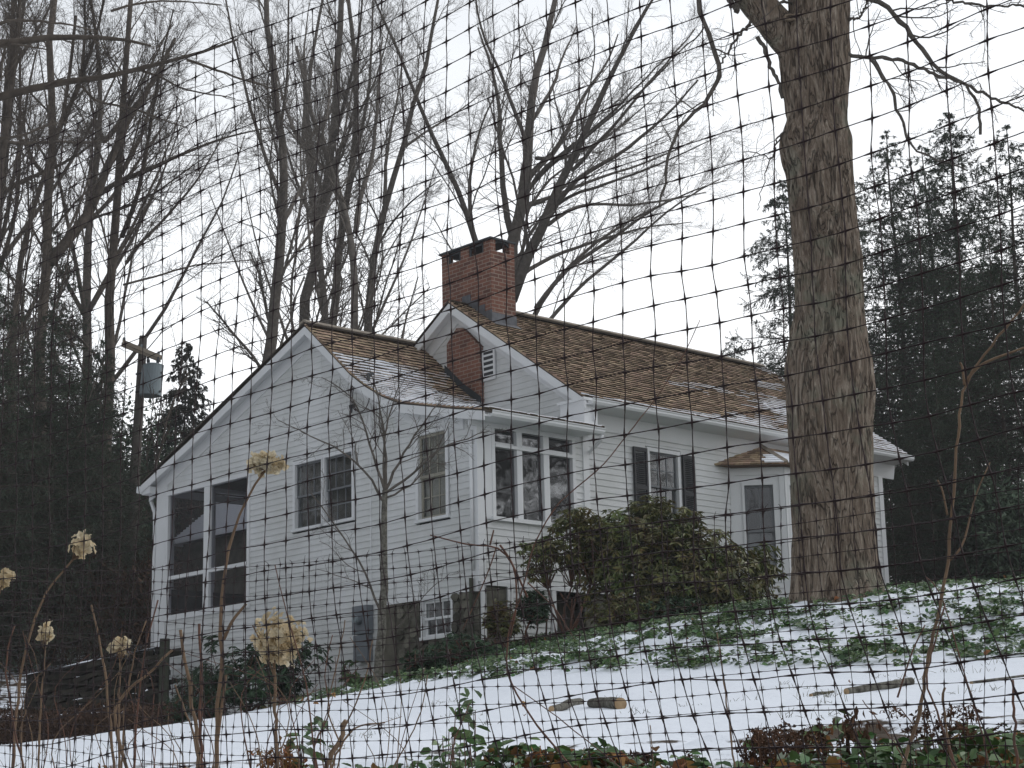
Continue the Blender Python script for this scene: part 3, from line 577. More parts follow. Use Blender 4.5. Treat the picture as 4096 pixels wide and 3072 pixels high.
# shutters
def shutter(u0,u1,z0,z1):
    mb=MB();s=.045;pM.box(mb,u0,u0+s,.03,.065,z0,z1);pM.box(mb,u1-s,u1,.03,.065,z0,z1);zm=z0+(z1-z0)*.45
    for a,b in ((z0,z0+.08),(zm-.04,zm+.04),(z1-.07,z1)): pM.box(mb,u0+s,u1-s,.03,.063,a,b)
    z=z0+.09
    while z<z1-.09:
        if abs(z-zm)>.05: mb.hex([pM.pt(u0+s,.034,z),pM.pt(u1-s,.034,z),pM.pt(u1-s,.058,z-.022),pM.pt(u0+s,.058,z-.022),pM.pt(u0+s,.034,z+.01),pM.pt(u1-s,.034,z+.01),pM.pt(u1-s,.058,z-.012),pM.pt(u0+s,.058,z-.012)])
        z+=.036
    mb.build('shutter',M['shutter'],house,HO)
shutter(3.84,4.19,6.58,7.89);shutter(5.12,5.44,6.58,7.88)
win(pM,4.28,5.02,6.62,7.86,3,2,2,'sash',shade=1.)
# bay window
Z0b,Z1b=5.2,7.77
W_=[(6.46,.2),(7.16,-.52),(8.62,-.52),(9.32,.2)]
mb=MB()
for i in range(3):
    (x0,y0),(x1,y1)=W_[i],W_[i+1];ln=math.hypot(x1-x0,y1-y0);u=((x1-x0)/ln,(y1-y0)/ln);n=(u[1],-u[0]);pb=PL((x0,y0),u,n)
    wins=[(.24,ln-.19)] if i!=1 else [(.09,.68),(.77,ln-.09)]
    siding(mb,pb,4.4,5.75,lambda z:0.,lambda z:ln)
    last=0
    for a,b in wins: pb.box(mb,last,a-.015,-.04,.0,5.75,Z1b) if a-.015>last else None;last=b+.015
    if last<ln: pb.box(mb,last,ln,-.04,.0,5.75,Z1b)
    for a,b in wins: pb.box(mb,a-.015,b+.015,-.04,-.001,7.45,Z1b)
    pb.box(mb,0,ln,-.04,.025,7.63,Z1b);pb.box(mb,0,.09,.0,.025,4.4,7.63);pb.box(mb,ln-.09,ln,.0,.025,4.4,7.63)
bay=mb.build('bay_window',M['trim'],house,HO)
for i in range(3):
    (x0,y0),(x1,y1)=W_[i],W_[i+1];ln=math.hypot(x1-x0,y1-y0);u=((x1-x0)/ln,(y1-y0)/ln);n=(u[1],-u[0]);pb=PL((x0,y0),u,n)
    for a,b in ([(.26,ln-.21)] if i!=1 else [(.12,.66),(.8,ln-.12)]):
        ww=win(pb,a,b,5.82,7.44,2,2,1,'sash',cas=.045,fw=.05,split=.47,low=True);ww.parent=bay
        for c in list(ww.children):   # keep two levels below the house: panes, sash and room join the bay
            c.parent=bay
mb=MB()
Ep=[(6.02,.2),(7.05,-.70),(8.73,-.70),(9.76,.2)];Rp=[(7.36,.2),(7.36,.2),(8.42,.2),(8.42,.2)];zE,zR=7.80,8.30;snb=MB()
for i in range(3):
    e0,e1=np.array([*Ep[i],zE]),np.array([*Ep[i+1],zE]);r0,r1=np.array([*Rp[i],zR]),np.array([*Rp[i+1],zR]);n=9
    nn=unit(np.cross(e1-e0,r0-e0 if i!=0 else r1-e0));nn=nn if nn[2]>0 else -nn
    for k in range(n):
        f0,f1=k/n,(k+1.06)/n;f1=min(f1,1);m_=max(1,int(np.linalg.norm(e1-e0)*(1-f0)/.13)) if i!=1 else 11
        for j in range(m_):
            g0,g1=j/m_,(j+1)/m_
            q=lambda f,g,h:e0+(e1-e0)*g+((r0+(r1-r0)*g)-(e0+(e1-e0)*g))*f+nn*h
            mb.hex([q(f0,g0,-.015),q(f0,g1,-.015),q(f1,g1,-.015),q(f1,g0,-.015),q(f0,g0,.018),q(f0,g1,.018),q(f1,g1,.004),q(f1,g0,.004)],rg.random())
            if (i==0 and g0>.62-.1*k*.0 and k<4 and g0>.55+.05*k) or (i==1 and k<6): snb.hex([q(f0+.02,g0,.0),q(f0+.02,g1,.0),q(f1,g1,.0),q(f1,g0,.0),q(f0+.02,g0,.038),q(f0+.02,g1,.038),q(f1,g1,.03),q(f1,g0,.03)])
mb.add([(*Ep[0],zE-.02),(*Ep[1],zE-.02),(*Ep[2],zE-.02),(*Ep[3],zE-.02)],[[0,1,2,3]])
br=mb.build('bay_roof',M['shingle'],bay,HO)
snb.build('bay_snow',M['snow'],bay,HO)
mb=MB()
for i in (1,2):
    e0=np.array([*Ep[i],zE+.02]);r0=np.array([*Rp[i],zR+.02]);mb.tubes(np.array([e0,r0]),np.array([.05,.05]),4)
mb.build('bay_hip',M['capwood'],bay,HO)
# meter box
mb=MB();pL.box(mb,2.72,3.13,.02,.16,4.62,5.10);pL.box(mb,2.74,3.11,.02,.15,4.16,4.60);mb.tubes(np.array([(-.15,2.92,4.86),(-.24,2.92,4.86)]),np.array([.085,.085]),16)
mtb=mb.build('meter_box',M['greymetal'],house,HO)
mb=MB();mb.tubes(np.array([(-.241,2.92,4.86),(-.28,2.92,4.86)]),np.array([.07,.06]),16);pL.box(mb,2.86,3.0,.151,.155,4.66,4.70);pL.box(mb,2.86,3.0,.151,.154,4.25,4.28);mb.build('meter_glass',M['trafo'],mtb,HO)
# ------------------------------------------------ cable loop on the gable
def house_w(a,b,z): q=P0[:2]+AA*a+BB*b;return np.array([q[0],q[1],z])
hc=house_w(-.06,2.86,9.04)
cl=thing('cable_loop','looped dark service cable hanging from a bracket on the gable','cable',tuple(hc))
mb=MB()
lo_=[];
for i in range(40):
    a=2*math.pi*i/32*1.1+.5;q=house_w(-.07-.0012*i,2.94+.26*math.sin(a),8.82+.34*math.cos(a)*.95);lo_.append(q)
mb.tubes(np.array(lo_),np.full(40,.010),5);mb.build('cable',M['net'],cl,hc,True)
for b,z in ((2.72,9.10),(3.22,8.62)): mb=MB();mb.tubes(np.array([house_w(0,b,z+.06),house_w(-.10,b,z+.02),house_w(-.12,b-.04,z-.10)]),np.array([.03,.045,.02]),6);mb.build('bracket',M['iron'],cl,hc)
# ------------------------------------------------ outbuilding beyond the porch, seen through the screens
ob=at(700,2250,46.);ob=np.array([ob[0],ob[1],gz0(ob[0],ob[1])*1.])
shed=thing('outbuilding','snow roofed outbuilding seen through the porch screens','outbuilding',tuple(ob),R_(90)-az)
ob_=0;ez=at(696,2176,46.)[2]-ob[2];rz_=at(897,2040,48.)[2]-ob[2]
mb=MB();mb.box(.2,6,-3.9,-.05,-.5,ez);mb.build('wall',M['concrete'],shed)
mb=MB()
rA,rB=(.45,-1.85),(5.6,-1.85)
fc=[((-.1,-4.1),(-.1,.15),rA,rA),((-.1,.15),(6.3,.15),rB,rA),((6.3,.15),(6.3,-4.1),rB,rB),((6.3,-4.1),(-.1,-4.1),rA,rB)]
for A0,A1,B1,B0 in fc:
    for k in range(22):
        f0,f1=k/22,(k+1)/22
        q=lambda E_,R,f:np.array([E_[0]+(R[0]-E_[0])*f,E_[1]+(R[1]-E_[1])*f,ez+(rz_-ez)*f])
        mb.add([q(A0,B0,f0)+[0,0,.05],q(A1,B1,f0)+[0,0,.05],q(A1,B1,f1)+[0,0,.01],q(A0,B0,f1)+[0,0,.01],q(A0,B0,f0)-[0,0,.03],q(A1,B1,f0)-[0,0,.03]],[[0,1,2,3]]);mb.add([q(A0,B0,f0)+[0,0,.05],q(A1,B1,f0)+[0,0,.05],q(A1,B1,f0)-[0,0,.03],q(A0,B0,f0)-[0,0,.03]],[[0,1,2,3]])
mb.build('roof',M['snow'],shed)
# ------------------------------------------------ tree generators
def rotaround(v,k,th): return v*np.cos(th)[:,None]+np.cross(k,v)*np.sin(th)[:,None]+k*(np.sum(k*v,1)*(1-np.cos(th)))[:,None]
def spawn(rg,P,R,cnt,tmin,ang,lenf,n,rf,up,wob,rmin=.003,out=None,lens=None,power=1.):
    """children of M parent polylines P (M,N,3), R (M,N)"""
    Mn,Np,_=P.shape;pi=np.repeat(np.arange(Mn),cnt);C=len(pi)
    t=tmin+(1-tmin)*((np.tile(np.arange(cnt),Mn)+rg.random(C))/cnt)**power
    x=t*(Np-1);i=np.minimum(x.astype(int),Np-2);f=(x-i)[:,None]
    b=P[pi,i]*(1-f)+P[pi,i+1]*f;T=unit(P[pi,i+1]-P[pi,i]);rb=R[pi,i]*(1-f[:,0])+R[pi,i+1]*f[:,0]
    L0=np.linalg.norm(np.diff(P,axis=1),axis=2).sum(1)[pi] if lens is None else lens
    k=unit(np.cross(T,rg.normal(size=(C,3))));th=R_(ang)*rg.uniform(.7,1.35,C)
    D=unit(rotaround(T,k,th));ln=L0*lenf*(1-.55*t)*rg.uniform(.65,1.25,C)
    seg=(ln/(n-1))[:,None];pts=[b];d=D
    for s_ in range(n-1):
        d=unit(d+up*np.array([0,0,1.])*.5+rg.normal(size=(C,3))*wob);pts.append(pts[-1]+d*seg)
    Q=np.stack(pts,1);r0=np.maximum(np.minimum(rb*rf,ln*.02+.004),rmin);RR=r0[:,None]*np.linspace(1,.45,n)[None];return Q,np.maximum(RR,rmin*.7)
def resample(P,n):
    P=np.asarray(P,float);s=np.concatenate([[0],np.cumsum(np.linalg.norm(np.diff(P,axis=0),axis=1))]);t=np.linspace(0,s[-1],n)
    # smooth (catmull style) by sampling a softened curve
    Q=np.stack([np.interp(t,s,P[:,k]) for k in range(3)],1)
    for _ in range(2): Q[1:-1]=.5*Q[1:-1]+.25*(Q[:-2]+Q[2:])
    return Q
def bare_tree(name,label,limbs,seed,base=None,m='twig',group=None,dens=1.,l1=(16,.42,26),l2=7,l3=6,up=.10,tw=.0042):
    """limbs: list of (world points, r0, r1)"""
    rg=np.random.default_rng(seed)
    if base is None: base=limbs[0][0][0]
    t=thing(name,label,'tree',tuple(base),0,group)
    mb=MB();LP=[];LR=[]
    for P,r0,r1 in limbs:
        Q=resample(P,14);
        Q[1:-1]+=rg.normal(size=(12,3))*r1*.5
        R=np.linspace(r0,r1,14);LP.append(Q);LR.append(R)
    LP=np.array(LP);LR=np.array(LR)
    mb.tubes(LP,LR,9,rg.random(len(LP)));mb.build('trunk',M[m],t,base,True)
    mb=MB();c1=max(3,int(l1[0]*dens))
    lens=np.linalg.norm(np.diff(LP,axis=1),axis=2).sum(1)
    Q1,R1=spawn(rg,LP,LR,c1,.12,l1[2],l1[1],9,.29,up*.8,.11,.0055,lens=np.repeat(np.clip(lens,4,11),c1))
    g=Q1[:,0,2]>base[2]+1.5;Q1,R1=Q1[g],R1[g]
    mb.tubes(Q1,R1,4,rg.random(len(Q1)),False)
    Q2,R2=spawn(rg,Q1,R1,l2,.12,36,.46,6,.55,up*.5,.15,tw*1.3);mb.tubes(Q2,R2,3,rg.random(len(Q2)),False)
    Q3,R3=spawn(rg,Q2,R2,l3,.1,40,.55,4,.6,up*.4,.2,tw);mb.tubes(Q3,R3,3,rg.random(len(Q3)),False)
    mb.build('branches',M[m],t,base)
    return t
def cr(ox,oy,k,pts): return [(ox+x*k,oy+y*k) for x,y in pts]
def LB(pts,Y,w0,w1,dz=0.,ext=None):
    """src-pixel polyline -> limb at distance Y, widths in src px"""
    P=ats(pts,Y);
    if dz: P[:,1]+=np.linspace(0,dz,len(P))
    return (P,w0*Y/F/2,w1*Y/F/2)
k1=.6329
# centre tree behind the chimney
Y=62
c=lambda p:cr(1350,0,k1,p)
limbsC=[LB(c([(1090,2300),(1085,1900),(1100,1659),(1120,1480),(1150,1300),(1195,1130),(1215,950),(1225,800),(1240,650),(1260,480),(1295,280),(1350,120),(1390,-60)]),Y,64,22),
LB(c([(1100,1900),(1170,1660),(1290,1510),(1335,1380),(1395,1220),(1480,1080),(1560,950),(1620,800),(1700,640),(1790,470),(1900,300),(2000,150)]),Y,50,9,-3),
LB(c([(1100,1480),(1065,1380),(1045,1200),(1035,1050),(1028,880),(1020,650),(1010,470),(975,330),(930,180),(880,30)]),Y,30,8,2),
LB(c([(1120,2300),(900,1700),(870,1520),(820,1350),(760,1200),(720,1120),(620,960),(560,850),(500,700),(470,600),(400,430),(330,280),(250,120)]),Y,34,8,-2),
LB(c([(1190,1150),(1240,1040),(1330,960),(1400,900),(1480,700),(1540,520),(1600,420),(1680,300),(1750,180),(1800,0)]),Y,28,6,3),
LB(c([(1215,950),(1180,880),(1120,740),(1060,600),(1010,480),(900,280),(880,100),(850,-40)]),Y,20,5,-2),
LB(c([(1230,760),(1290,640),(1380,480),(1400,330),(1450,200),(1520,20)]),Y,20,5,2),
LB(c([(1340,1370),(1420,1240),(1560,1150),(1700,1120),(1850,1050),(2000,960),(2130,850),(2212,780)]),Y,24,7,-4),
LB(c([(1330,1420),(1450,1290),(1600,1200),(1800,1190),(2000,1130),(2212,1060),(2400,980)]),Y,18,5,4),
LB(c([(1480,1080),(1620,960),(1760,850),(1900,700),(2050,560),(2212,400)]),Y,18,5,-3),
LB(c([(1120,2250),(1250,1950),(1420,1659),(1600,1540),(1800,1380),(1950,1250),(2100,1120),(2250,1050)]),Y,26,7,3),
LB(c([(1130,2280),(1350,2000),(1600,1740),(1800,1600),(2000,1400),(2212,1240),(2420,1130)]),Y,20,5,0),
LB(c([(1160,1300),(1230,1160),(1330,1060),(1450,1000),(1600,900),(1750,780),(1900,640),(2060,500)]),Y,20,5,-2),
LB(c([(1180,1300),(1280,1240),(1400,1180),(1600,1050),(1850,950),(2100,830),(2300,700)]),Y,20,4,3),
LB(c([(1230,1170),(1300,1120),(1450,1060),(1700,900),(1950,740),(2150,560)]),Y,18,4,-4),
LB(c([(1260,1000),(1350,950),(1500,860),(1700,700),(1900,480),(2100,250)]),Y,18,4,5),
LB(c([(1330,1350),(1420,1270),(1600,1240),(1850,1180),(2100,1100),(2350,1000)]),Y,16,4,-2),
LB(c([(1150,1750),(1280,1610),(1450,1500),(1700,1380),(2000,1250),(2300,1180)]),Y,20,4,4),
LB(c([(1250,1950),(1420,1740),(1600,1600),(1800,1490),(2000,1420),(2250,1330),(2400,1320)]),Y,18,4,-3),
LB(c([(870,1520),(830,1350),(825,1150),(840,950),(880,800),(900,700),(960,560),(1000,450)]),Y,18,6,2),
]
TB='bare trees standing behind the house'
bare_tree('bare_tree','tall bare tree directly behind the brick chimney, limbs fanning right',limbsC,11,at(1960,2200,Y)*[1,1,0]+[0,0,6],group=TB,l1=(8,.50,26),l2=12,l3=9,tw=.0034)
# stems left of the chimney
d=lambda p:[(x*1.8517,y*1.8517) for x,y in p]
Y=58
stem=[
([(560,1100),(572,780),(600,650),(612,500),(615,400),(600,250),(592,150),(575,-20)],60,22,'grey bare trunk rising left of the wing roof peak',[([(612,480),(640,400),(668,320),(690,200),(700,60)],20,6),([(605,420),(570,330),(545,230),(520,120),(505,0)],18,5),([(600,600),(640,520),(690,430),(740,330),(780,200)],14,4),([(604,300),(630,200),(640,100),(650,0)],14,5)]),
([(640,1100),(652,700),(680,560),(700,430),(722,320),(722,180),(738,-20)],56,24,'thick bare trunk standing just behind the wing roof peak',[([(700,430),(670,330),(650,200),(640,60)],20,6),([(722,300),(760,210),(790,120),(800,0)],18,5),([(690,500),(640,400),(600,320),(560,260)],14,4),([(715,380),(760,300),(820,230),(860,120)],14,4)]),
([(700,1100),(715,700),(727,560),(752,430),(775,320),(772,200),(758,90),(750,-20)],46,16,'slender bare trunk right of the wing roof peak',[([(745,450),(715,350),(700,250),(690,100)],16,5),([(770,330),(800,240),(815,100),(820,-10)],16,5)]),
([(755,1100),(766,700),(770,500),(740,430),(702,330),(665,230),(640,100)],44,14,'bare trunk bending left high above the wing roof',[([(768,500),(775,400),(800,300),(805,150),(812,0)],24,8),([(745,440),(700,380),(640,330),(590,280)],12,4)]),
([(780,1100),(798,710),(790,610),(815,500),(840,420),(870,320),(900,210),(935,90),(950,-20)],44,12,'bare trunk leaning right between wing roof and chimney',[([(830,440),(830,300),(850,180),(860,40)],18,5),([(800,560),(850,500),(900,470),(960,450)],12,4),([(870,320),(920,260),(980,200),(1040,130)],12,4)]),
]
for i,(s,w0,w1,lab,sub) in enumerate(stem):
    Yi=Y+(-3,2,5,-1,3)[i]
    lb=[LB(d(s),Yi,w0,w1)]+[LB(d(q),Yi,a,b,(-1)**j*3) for j,(q,a,b) in enumerate(sub)]
    x,y_=s[0];bb=at(x*1.8517,y_*1.8517,Yi);bb[2]=gz0(bb[0],bb[1])
    bare_tree('bare_tree',lab,lb,20+i,bb,group=TB,l1=(12,.50,26),l2=13,l3=9,tw=.0034)
# left group
Y=46
e1_=lambda p:cr(0,0,k1,p)
left=[
(e1_([(250,4400),(260,2100),(270,1659),(315,1450),(330,1200),(318,1000),(310,750),(320,500),(330,250),(350,-50)]),58,26,'tall bare trunk third from the left edge, forking over the dark conifers',46,[(e1_([(320,1659),(420,1490),(520,1350),(560,1200),(620,1000),(700,800),(760,600),(860,430),(950,250),(1020,50)]),48,14),(e1_([(320,950),(400,850),(500,700),(600,550),(700,350),(780,100)]),26,7),(e1_([(330,1150),(230,1040),(120,900),(60,700),(20,450)]),22,6),(e1_([(330,900),(420,830),(560,640),(620,400),(640,150)]),22,7)]),
(e1_([(660,4400),(680,2000),(690,1659),(720,1450),(748,1250),(742,1050),(760,850),(772,650),(800,400),(820,100),(830,-50)]),62,20,'bare trunk beside the utility pole, limbs reaching right',48,[(e1_([(600,1250),(700,1130),(850,1050),(1000,960),(1150,860),(1280,780),(1500,690),(1650,640)]),24,5),(e1_([(770,1500),(860,1350),(940,1150),(980,950),(1040,750),(1100,500),(1180,250)]),20,6),(e1_([(770,1090),(830,900),(880,700),(900,500),(960,200)]),22,6),(e1_([(800,1659),(900,1560),(1100,1420),(1280,1250),(1400,1120),(1520,950)]),16,4),(e1_([(780,1800),(950,1720),(1200,1600),(1380,1560),(1560,1500)]),10,4)]),
(e1_([(60,4400),(80,2200),(90,1659),(150,1450),(220,1300),(290,1050),(380,900),(430,650),(470,400),(480,100)]),44,12,'bare trunk second from the left edge, leaning right',45,[(e1_([(0,1230),(130,1090),(260,990),(400,860),(520,700)]),22,8),(e1_([(0,1700),(100,1500),(180,1250),(200,950),(240,600),(230,200)]),20,7)]),
(e1_([(-40,4400),(-30,2000),(-20,1400),(10,1000),(40,700),(90,400),(120,100),(130,-60)]),50,16,'bare trunk cut by the left edge of the view',42,[(e1_([(0,900),(150,860),(320,800),(450,770),(600,690)]),18,6),(e1_([(20,760),(100,560),(200,350),(260,100)]),18,6),(e1_([(0,500),(-60,300),(-90,0)]),18,6)]),
]
for i,(s,w0,w1,lab,Yi,sub) in enumerate(left):
    lb=[LB(s,Yi,w0,w1)]+[LB(q,Yi,a,b,(-1)**j*2) for j,(q,a,b) in enumerate(sub)]
    bb=at(*s[0],Yi);bb[2]=gz0(bb[0],bb[1])
    bare_tree('bare_tree',lab,lb,40+i,bb,m='twig2',group='bare trees left of the house',l1=(13,.52,28),l2=13,l3=9,tw=.0034)
def auto_tree(x,Y_,H,seed,lab,grp):
    rgx=np.random.default_rng(seed);b=at(x,2200,Y_);b[2]=gz0(b[0],b[1]);P=[b+np.array([rgx.normal()*.25*k**.5,rgx.normal()*.25,H*k/7.]) for k in range(8)];P[0]=b
    lb=[(np.array(P),.26,.05)]
    for k in range(11):
        t=rgx.uniform(.28,.85);i=int(t*7);o=P[i];a=rgx.random()*6.28;l=H*(1-t)*.62+2;ps=[o]
        d=np.array([math.cos(a)*.6,math.sin(a)*.6,.8])
        for q in range(5): d=unit(d+np.array([0,0,.16])+rgx.normal(size=3)*.08);ps.append(ps[-1]+d*l/5)
        lb.append((np.array(ps),.10,.02))
    bare_tree('bare_tree',lab,lb,seed,b,m='twig2' if x<700 else 'twig',group=grp,l1=(8,.5,25),l2=7,l3=6,tw=.0045)
auto_tree(330,72,26,91,'more distant bare tree filling in behind the left hand trunks','bare trees left of the house')
auto_tree(-40,66,27,92,'distant bare tree at the very left edge','bare trees left of the house')
auto_tree(1300,82,31,94,'distant bare tree glimpsed between the wing roof trunks','bare trees standing behind the house')
# near limbs entering at upper left
s=[LB([(-900,3100),(-800,2000),(-640,1200),(-560,500)],22,230,190),
   LB(e1_([(-1000,1500),(-700,1000),(-400,760),(-150,640),(40,590),(180,530),(300,512),(400,522),(540,548),(640,520),(740,470),(850,412),(1000,400),(1180,378),(1330,330),(1500,250)]),22,60,9),
   LB(e1_([(1180,378),(1300,395),(1500,450),(1640,470),(1780,500)]),22,13,5,.5),
   LB(e1_([(-900,1000),(-500,500),(-200,280),(0,200),(60,190),(160,140),(260,100),(400,92),(560,60),(700,68),(860,90)]),22,70,10,1),
   LB(e1_([(-300,350),(-60,200),(80,195),(250,230),(400,280),(560,330),(720,400)]),22,20,5,-1),
   LB(e1_([(520,545),(570,620),(700,625),(860,640),(1000,690),(1150,720)]),22,13,4,.5),
   LB(e1_([(850,430),(1000,460),(1130,520),(1280,520),(1450,530)]),22,12,4,.5),
   LB(e1_([(700,70),(860,20),(1000,5),(1200,10),(1400,30)]),22,12,4,0),
   LB(e1_([(-150,900),(0,870),(150,860),(300,790),(420,770)]),22,18,4,0)]
bb=at(-500,3100,22);bb[2]=gz0(bb[0],bb[1])
bare_tree('bare_tree','nearer bare tree whose crooked mossy limbs cross the upper left corner',s,70,bb,m='twig2',l1=(7,.16,40),l2=5,l3=4,up=.02,tw=.0022)
# more distant thin trees for reflections and depth (beyond left and right)
# ------------------------------------------------ the big maple
YM=21.
prof=np.array([(-420,3150,3400),(-60,3140,3412),(63,3143,3412),(190,3098,3412),(316,3111,3415),(475,3137,3402),(520,3120,3404),(570,3102,3421),(640,3116,3424),(700,3140,3428),(759,3143,3428),(1050,3168,3453),(1250,3176,3465),(1380,3150,3482),(1461,3132,3500),(1542,3135,3510),(1700,3147,3494),(1900,3160,3495),(2100,3164,3500),(2300,3165,3506),(2400,3155,3525),(2460,3135,3550),(2520,3110,3580)])
yy=np.linspace(-420,2520,620);xl=np.interp(yy,prof[:,0],prof[:,1]);xr=np.interp(yy,prof[:,0],prof[:,2])
kk=np.ones(9)/9;pad=lambda v:np.convolve(np.pad(v,4,mode='edge'),kk,'valid');xl,xr=pad(xl),pad(xr)
C_=ats(list(zip((xl+xr)/2,yy)),YM);Rr=(xr-xl)/2*YM/F
nth=260;th=np.linspace(0,2*math.pi,nth,endpoint=False)
TH,ZI=np.meshgrid(th,np.arange(len(yy)));Rg=Rr[:,None]*np.ones_like(TH);Zg=C_[:,2][:,None]*np.ones_like(TH)
ct,st_=np.cos(TH),np.sin(TH)
wx=fbm(ct*2+Zg*.4,st_*2,Zg*.5,3,3)*1.2
rid=np.abs(vn(ct*8+wx*4,st_*8+wx*3,Zg*.8+wx,51)-.5)*2;rid2=np.abs(vn(ct*19+wx*6,st_*19+wx*4,Zg*2.0+wx*2,53)-.5)*2
disp=.034*(rid**.5-.6)+.020*(rid2**.6-.5)+.08*(fbm(ct*1.6,st_*1.6,Zg*.9,57,3)-.45)+.012*(vn(ct*30,st_*30,Zg*9,58)-.5)
# long branch-collar folds and an old branch scar
zs=at(3250,930,YM)[2];an0=-math.pi/2
dth=((TH-an0+math.pi)%(2*math.pi)-math.pi+.09)*Rg;dz_=Zg-zs;rs=np.hypot(dth,dz_*.9);disp+=-.025*np.exp(-((rs-.12)/.022)**2)+.02*np.exp(-((rs-.17)/.03)**2)
zb_=float(gz0(3.58,21.));disp+=.075*np.exp(-np.clip(Zg-zb_,0,9)/.28)*(.35+.65*np.clip(np.cos(TH*5+.8),0,1))
Rg=Rg*(1-.03)+disp
V=np.stack([C_[:,0][:,None]+Rg*ct,C_[:,1][:,None]+Rg*st_,Zg],-1)
ii=np.arange(len(yy)*nth).reshape(len(yy),nth);q=np.stack([ii[:-1],np.roll(ii,-1,1)[:-1],np.roll(ii,-1,1)[1:],ii[1:]],-1).reshape(-1,4)
bm_=at(3350,2440,YM);bm_[2]=gz0(bm_[0],bm_[1])
maple=thing('maple_tree','massive rough barked maple trunk in front of the right end of the house','tree',tuple(bm_))
mb=MB();mb.add(V.reshape(-1,3),q);mb.build('trunk',M['bark'],maple,bm_,True)
m3=lambda p:cr(2700,0,.6328,p)
mb=MB()
def bumpy(P,r0,r1,n,seed,k=28):
    Q=resample(P,n);R=np.linspace(r0,r1,n);rgx=np.random.default_rng(seed);R=R*(1+.12*(fbm(np.arange(n)*.35,0,0,seed)-.45));mb.tubes(Q,R,k,cap=True)
bumpy(ats(m3([(960,520),(860,400),(720,250),(600,110),(480,-20),(330,-200)]),YM),.25,.17,30,5)
mb.build('limb',M['bark'],maple,bm_,True)
mb=MB();cut=ats(m3([(790,72)]),YM-.42)[0]
th_=np.linspace(0,2*math.pi,28,endpoint=False)
for k_ in range(5):
    f_=1-k_*.19;mb.tubes(np.array([[cut[0]+.155*f_*math.cos(a)*1.0,cut[1]+.16+.02*k_-.02*math.sin(a*2),cut[2]+.045*f_*math.sin(a)+.012*math.sin(3*a+k_)] for a in np.append(th_,th_[0])]),np.full(29,.013),5)
mb.hex([cut+[-.15,.2,-.04],cut+[.15,.2,-.04],cut+[.15,.4,-.04],cut+[-.15,.4,-.04],cut+[-.15,.2,.04],cut+[.15,.2,.04],cut+[.15,.4,.04],cut+[-.15,.4,.04]]);sc_=mb.build('branch_scar',M['scar'],maple,bm_)
br=[([(150,-60),(150,0),(170,130),(230,300),(300,430),(290,500),(200,650),(100,740),(20,790),(-20,900),(-60,1100),(-100,1300)],24,9),
([(480,130),(400,240),(330,330),(290,400)],14,8),([(520,230),(560,290),(600,400),(650,520),(680,620)],20,14),([(400,70),(350,0),(310,-60)],30,20),
([(1180,-20),(1250,-10),(1350,50),(1480,190),(1580,320),(1580,370),(1700,460),(1850,540),(1900,640),(1940,720),(1930,850)],26,12),
([(1850,540),(1980,610),(2100,650),(2206,700),(2400,760)],16,7),
([(1090,340),(1240,370),(1420,360),(1500,410),(1700,490),(1810,515)],18,14),
([(1240,375),(1300,480),(1380,560),(1400,680),(1450,830),(1490,920),(1560,980),(1700,1010),(1850,1080)],17,6),
([(1700,-10),(1900,30),(2100,40),(2300,25)],13,8),([(1100,130),(1170,110),(1230,0)],12,7),([(690,830),(640,880),(620,1010),(560,980),(480,960),(430,960)],8,4),([(690,830),(600,1010),(560,1150),(520,1330)],7,3),([(620,40),(680,10),(760,20)],14,9)]
LP=[];LR=[]
for pz,w0,w1 in br:
    Q=resample(ats(m3(pz),YM-.1),22);Q[1:-1]+=rg.normal(size=(20,3))*.012;LP.append(Q);LR.append(np.linspace(w0,w1,22)*YM/F/2*(1+.15*rg.normal(size=22)*.6))
mb=MB();LP=np.array(LP);LR=np.array(LR);mb.tubes(LP,LR,8)
rgm=np.random.default_rng(99)
Q1,R1=spawn(rgm,LP[[0,1,4,5,6,7,8,9,10]],LR[[0,1,4,5,6,7,8,9,10]],9,.1,50,.25,8,.4,.05,.16,.003,lens=np.repeat(3.6,81))
mb.tubes(Q1,R1,4);Q2,R2=spawn(rgm,Q1,R1,5,.2,45,.5,6,.6,.04,.18,.002);mb.tubes(Q2,R2,3);Q3,R3=spawn(rgm,Q2,R2,4,.2,45,.5,4,.7,.02,.2,.0018);mb.tubes(Q3,R3,3)
mb.build('branches',M['twig'],maple,bm_)
